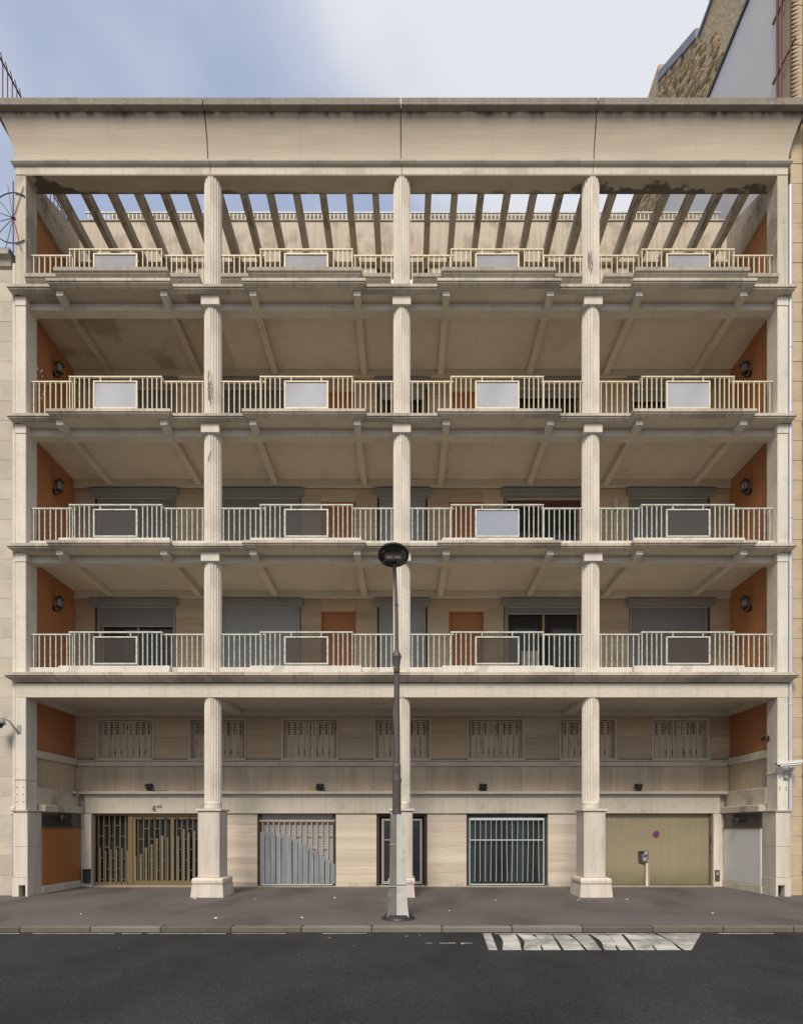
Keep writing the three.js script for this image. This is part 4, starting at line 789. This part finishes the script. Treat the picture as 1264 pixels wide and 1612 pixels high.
{ // right house with rendered party wall and rubble gable
  const t = thing('tall_stone_house', 'tall yellowish stone house with white rendered party wall at the right edge', 'building');
  part('wall', [box(9.665, 17.5, 0, 24.6, -9, -.17, 0), box(9.665, 17.5, 24.6, 27.5, -4.69, -.17, 0)], M.mortarR, t);
  let y = 0, r = 0; while (y < 27.2) { let x = 9.62, k = 0; while (x < 11.8) { const w = k === 0 ? (r % 2 ? .38 : .75) : .8; part('stone', box(x + .002, x + w - .002, y + .002, y + .488, -.17, -.10 + rr(-.004, .004), .006), M.stoneR[Math.floor(rnd() * 3)], t); x += w; k++; } y += .49; r++; }
  part('wall_face', box(12.4, 17.5, 0, 27.4, -.17, -.10, 0), M.stoneR[0], t);
  for (let f = 0; f < 6; f++) for (const x of [14.2, 16.6]) { const w = grp('window', t); part('frame', [box(x - .6, x + .6, 1 + f * 3.6, 3.2 + f * 3.6, -.2, -.08, .01)], M.shutter, w); part('pane', box(x - .5, x + .5, 1.1 + f * 3.6, 3.1 + f * 3.6, -.085, -.076, 0), M.glass, w); }
  part('party_wall', box(9.62, 9.665, 14.0, 24.65, -9.5, -.42, 0), M.render, t, { label: 'white rendered party wall above the flat roof' });
  part('party_coping', box(9.57, 9.665, 24.65, 24.78, -9.4, -.45, .01), M.black, t);
  // gable profile in the plane of the party wall (depth, height)
  const prof = [[.3, 24.66], [9.5, 24.66], [9.5, 29.7], [7.47, 29.85], [4.69, 27.6], [.3, 27.5]];
  const g = extr(prof, .4); g.rotateY(Math.PI / 2); g.translate(9.66, 0, 0); part('gable_wall', worldUV(g), M.oldPlaster, t);
  const R = [[], [], [], []], rg = rngOf(77);
  for (let i = 0; i < 2200; i++) {
    const d = 3.2 + 6.2 * rg(), yy = 24.75 + 5 * rg(); const top = d > 7.47 ? 29.7 : d > 4.69 ? 27.6 + (d - 4.69) / 2.78 * 2.2 : 27.5;
    const lim = d < 4.6 ? 25.6 + (d - 3.2) * .8 + .5 * Math.sin(d * 9) : top - .12; if (yy > lim) continue;
    const s = .06 + .10 * rg(), q = new THREE.IcosahedronGeometry(1, 0); q.rotateX(rg() * 6); q.rotateY(rg() * 6); q.scale(s * .55, s * (.6 + .5 * rg()), s * (1 + .6 * rg())); q.translate(9.655 - .015 * rg(), yy, -d); R[Math.floor(rg() * 4)].push(q);
  }
  R.forEach((l, i) => part('rubble_stones', worldUV(merge(l)), M.rubble[i], t, { kind: 'stuff' }));
  // zinc coping on the rising part, dark edge on the level part
  const c = extr([[4.69, 27.6], [7.5, 29.87], [7.5, 30.2], [4.69, 27.92]], .55); c.rotateY(Math.PI / 2); c.translate(9.58, 0, 0); part('zinc_coping', worldUV(c), M.zincRoof, t);
  part('parapet_coping', box(9.60, 10.1, 27.5, 27.62, -4.69, -.3, .01), M.zincRoof, t);
  part('rear_wall', box(9.62, 10.05, 24.0, 30.55, -9.6, -7.52, .03), M.oldPlaster, t, { label: 'plastered wall end rising behind the rubble gable' });
  part('chimney', [box(9.75, 10.6, 27.62, 30.6, -4.2, -3.4, .03), box(9.68, 10.65, 28.35, 28.55, -4.25, -3.35, .02)], M.oldPlaster, t);
}
// spiked iron screens against climbing
{
  const t = thing('spiked_fence', 'rusty spiked iron fence on the top left corner of the roof', 'fence');
  const X = -9.74; for (let k = 0; k < 16; k++) { const z = .26 - k * .17; part('spike', tube([[X, z > -.5 ? 19.15 : 18.3, z], [X, 20.0, z], [X, 20.42, z + .01], [X - .02, 20.56, z + .05]], .014, 10, 6), M.rust, t); }
  part('rail', [rod([X + .03, 20.32, .34], [X + .03, 20.32, -2.4], .02, 6), rod([X + .03, 19.32, .3], [X + .03, 19.32, -2.4], .016, 6)], M.black, t);
  part('bracket', [box(-9.78, -9.46, 18.25, 18.32, -2.42, -.45, .01)], M.rust, t);

  const f = thing('spiked_fan', 'fan shaped iron spike guard beside the upper left end pillar', 'spike guard', [-9.53, 16.66, .02]);
  const arc = []; for (let k = 0; k <= 18; k++) { const a = (60 + 240 * k / 18) * Math.PI / 180; arc.push([Math.cos(a) * .56, Math.sin(a) * .62, 0]); } part('hoop', tube(arc, .013, 40, 6), M.black, f);
  for (let k = 0; k < 8; k++) { const a = (70 + 215 * k / 7) * Math.PI / 180; part('spoke', rod([Math.cos(a) * .03, Math.sin(a) * .03, 0], [Math.cos(a) * .74, Math.sin(a) * .82, 0], .008, 5), M.black, f); }
  part('post', rod([.0, -.85, 0], [0, .9, 0], .014, 6), M.rust, f); part('hub', new THREE.SphereGeometry(.05, 10, 8), M.rust, f);

  const s = thing('spiked_screen', 'rust red iron screen with spikes on the party wall at the top right', 'spike guard');
  for (const z of [-.55, -.38, -.04]) part('post', box(9.565, 9.61, 19.0, 25.2, z - .02, z + .02, .004), M.rust, s);
  for (const y of [20.95, 22.5, 24.2]) part('rail', [rod([9.59, y, -.75], [9.59, y, .12], .022, 6), rod([9.59, y, -.74], [9.68, y, -.74], .02, 6)], M.rust, s);
  const sp = []; for (let k = 0; k < 52; k++) { const y = 19.3 + k * .105; const c = new THREE.ConeGeometry(.02, .26, 5); c.rotateZ(-1.15); c.translate(9.70, y, -.02); sp.push(c); } part('spikes', sp, M.black, s, { kind: 'stuff' });
}

// ================================================================ STREET LAMP
{
  const t = thing('street_lamp', 'tall dark street lamp with flat oval head standing near the kerb', 'street lamp', [-.07, walkY(3.05), 3.05]);
  // flared square casing: dark glazed-looking half and pale half
  const secs = [[0, .20], [.1, .185], [.35, .165], [.7, .148], [1.0, .14], [2.0, .125]];
  const half = (x0, x1) => { const P = []; for (let i = 0; i < secs.length - 1; i++) { const [ya, a] = secs[i], [yb, b] = secs[i + 1], A = [[x0 * a, ya, -a], [x1 * a, ya, -a], [x1 * a, ya, a], [x0 * a, ya, a]], C = [[x0 * b, yb, -b], [x1 * b, yb, -b], [x1 * b, yb, b], [x0 * b, yb, b]]; P.push([A[3], A[2], C[2], C[3]], [A[1], A[0], C[0], C[1]], [A[0], A[3], C[3], C[0]], [A[2], A[1], C[1], C[2]]); } const c = secs[secs.length - 1]; P.push([[x0 * c[1], c[0], c[1]], [x1 * c[1], c[0], c[1]], [x1 * c[1], c[0], -c[1]], [x0 * c[1], c[0], -c[1]]]); return worldUV(fromPolys(P)); };
  part('dark_casing', half(-.95, -.02), M.lampGreen, t); part('pale_casing', half(.0, 1.22), M.lampWhite, t);
  part('casing_band', [box(-.175, -.012, .62, .64, .16, .17, .002), box(-.14, -.01, 1.42, 1.435, .12, .142, .002), box(.0, .20, .66, .672, .158, .168, .002)], M.greyPlastic, t);
  part('foot', at(lathe([[0, -.03], [.33, -.03], [.33, .01], [.28, .05], [.25, .09], [0, .09]], 20), .03, 0, 0), M.black, t);
  part('collar_lower', at(lathe([[0, 0], [.085, 0], [.09, .05], [.082, .1], [.082, .62], [.092, .66], [.092, .7], [.078, .74], [.078, .95], [.07, 1.0], [0, 1.0]], 20), 0, 1.98, 0), M.lampPaint, t);
  // raised scroll ornament on the collar
  const orn = []; for (let k = 0; k < 7; k++) { const q = new THREE.TorusGeometry(.028, .006, 6, 14, 4.6); q.rotateZ(k * 1.3); q.translate((k % 2 ? .012 : -.012), 2.15 + k * .075, .083); orn.push(q); } const q2 = new THREE.TorusGeometry(.03, .008, 6, 16); q2.scale(1, 1.5, 1); q2.translate(0, 2.84, .08); orn.push(q2); part('ornament', orn, M.lampPaint, t);
  part('pole_lower', at(cyl(.07, .05, 1.9, 18), 0, 2.9, 0), M.lampPaint, t);
  part('collar_upper', at(lathe([[0, 0], [.055, 0], [.06, .03], [.058, .06], [.065, .075], [.065, .10], [.056, .11], [.07, .2], [.078, .28], [.088, .30], [.09, .33], [.075, .37], [.05, .42], [.04, .46], [0, .46]], 22), 0, 4.72, 0), M.lampPaint, t);
  part('pole_upper', tube([[0, 5.1, 0], [-.01, 6.0, 0], [-.035, 6.6, -.01], [-.055, 6.93, -.02]], .036, 24, 14), M.lampPaint, t);
  part('pole_joint', at(cyl(.042, .042, .03, 16), -.01, 6.02, 0), M.lampPaint, t);
  const h = grp('lamp_head', t); h.position.set(-.06, 6.92, .16); h.rotation.x = -.34;
  part('housing', lathe([[0, -.03], [.27, -.03], [.295, -.015], [.295, .01], [.27, .04], [.16, .085], [.06, .10], [0, .10]], 40), M.black, h);
  part('lens', lathe([[0, -.034], [.25, -.034], [.25, -.030], [0, -.030]], 40), M.glass, h);
  part('reflector', [box(-.17, .17, -.045, -.036, -.10, .10, .004)], M.lampGreen, h);
  for (const k of [-1, 1]) part('led_module', box(k * .075 - .065, k * .075 + .065, -.05, -.045, -.035, .035, .002), M.white, h);
  part('clips', [[-1, -1], [1, -1], [-1, 1], [1, 1]].map(([a, b]) => { const g = box(-.035, .035, -.006, .006, -.006, .006, .001); g.rotateY(a * b * .7); g.translate(a * .19, -.042, b * .125); return g; }), M.greyPlastic, h);
  part('spigot', at(cyl(.04, .03, .16, 14), 0, .09, -.06), M.lampPaint, h);
}

renderer.render(scene, camera);
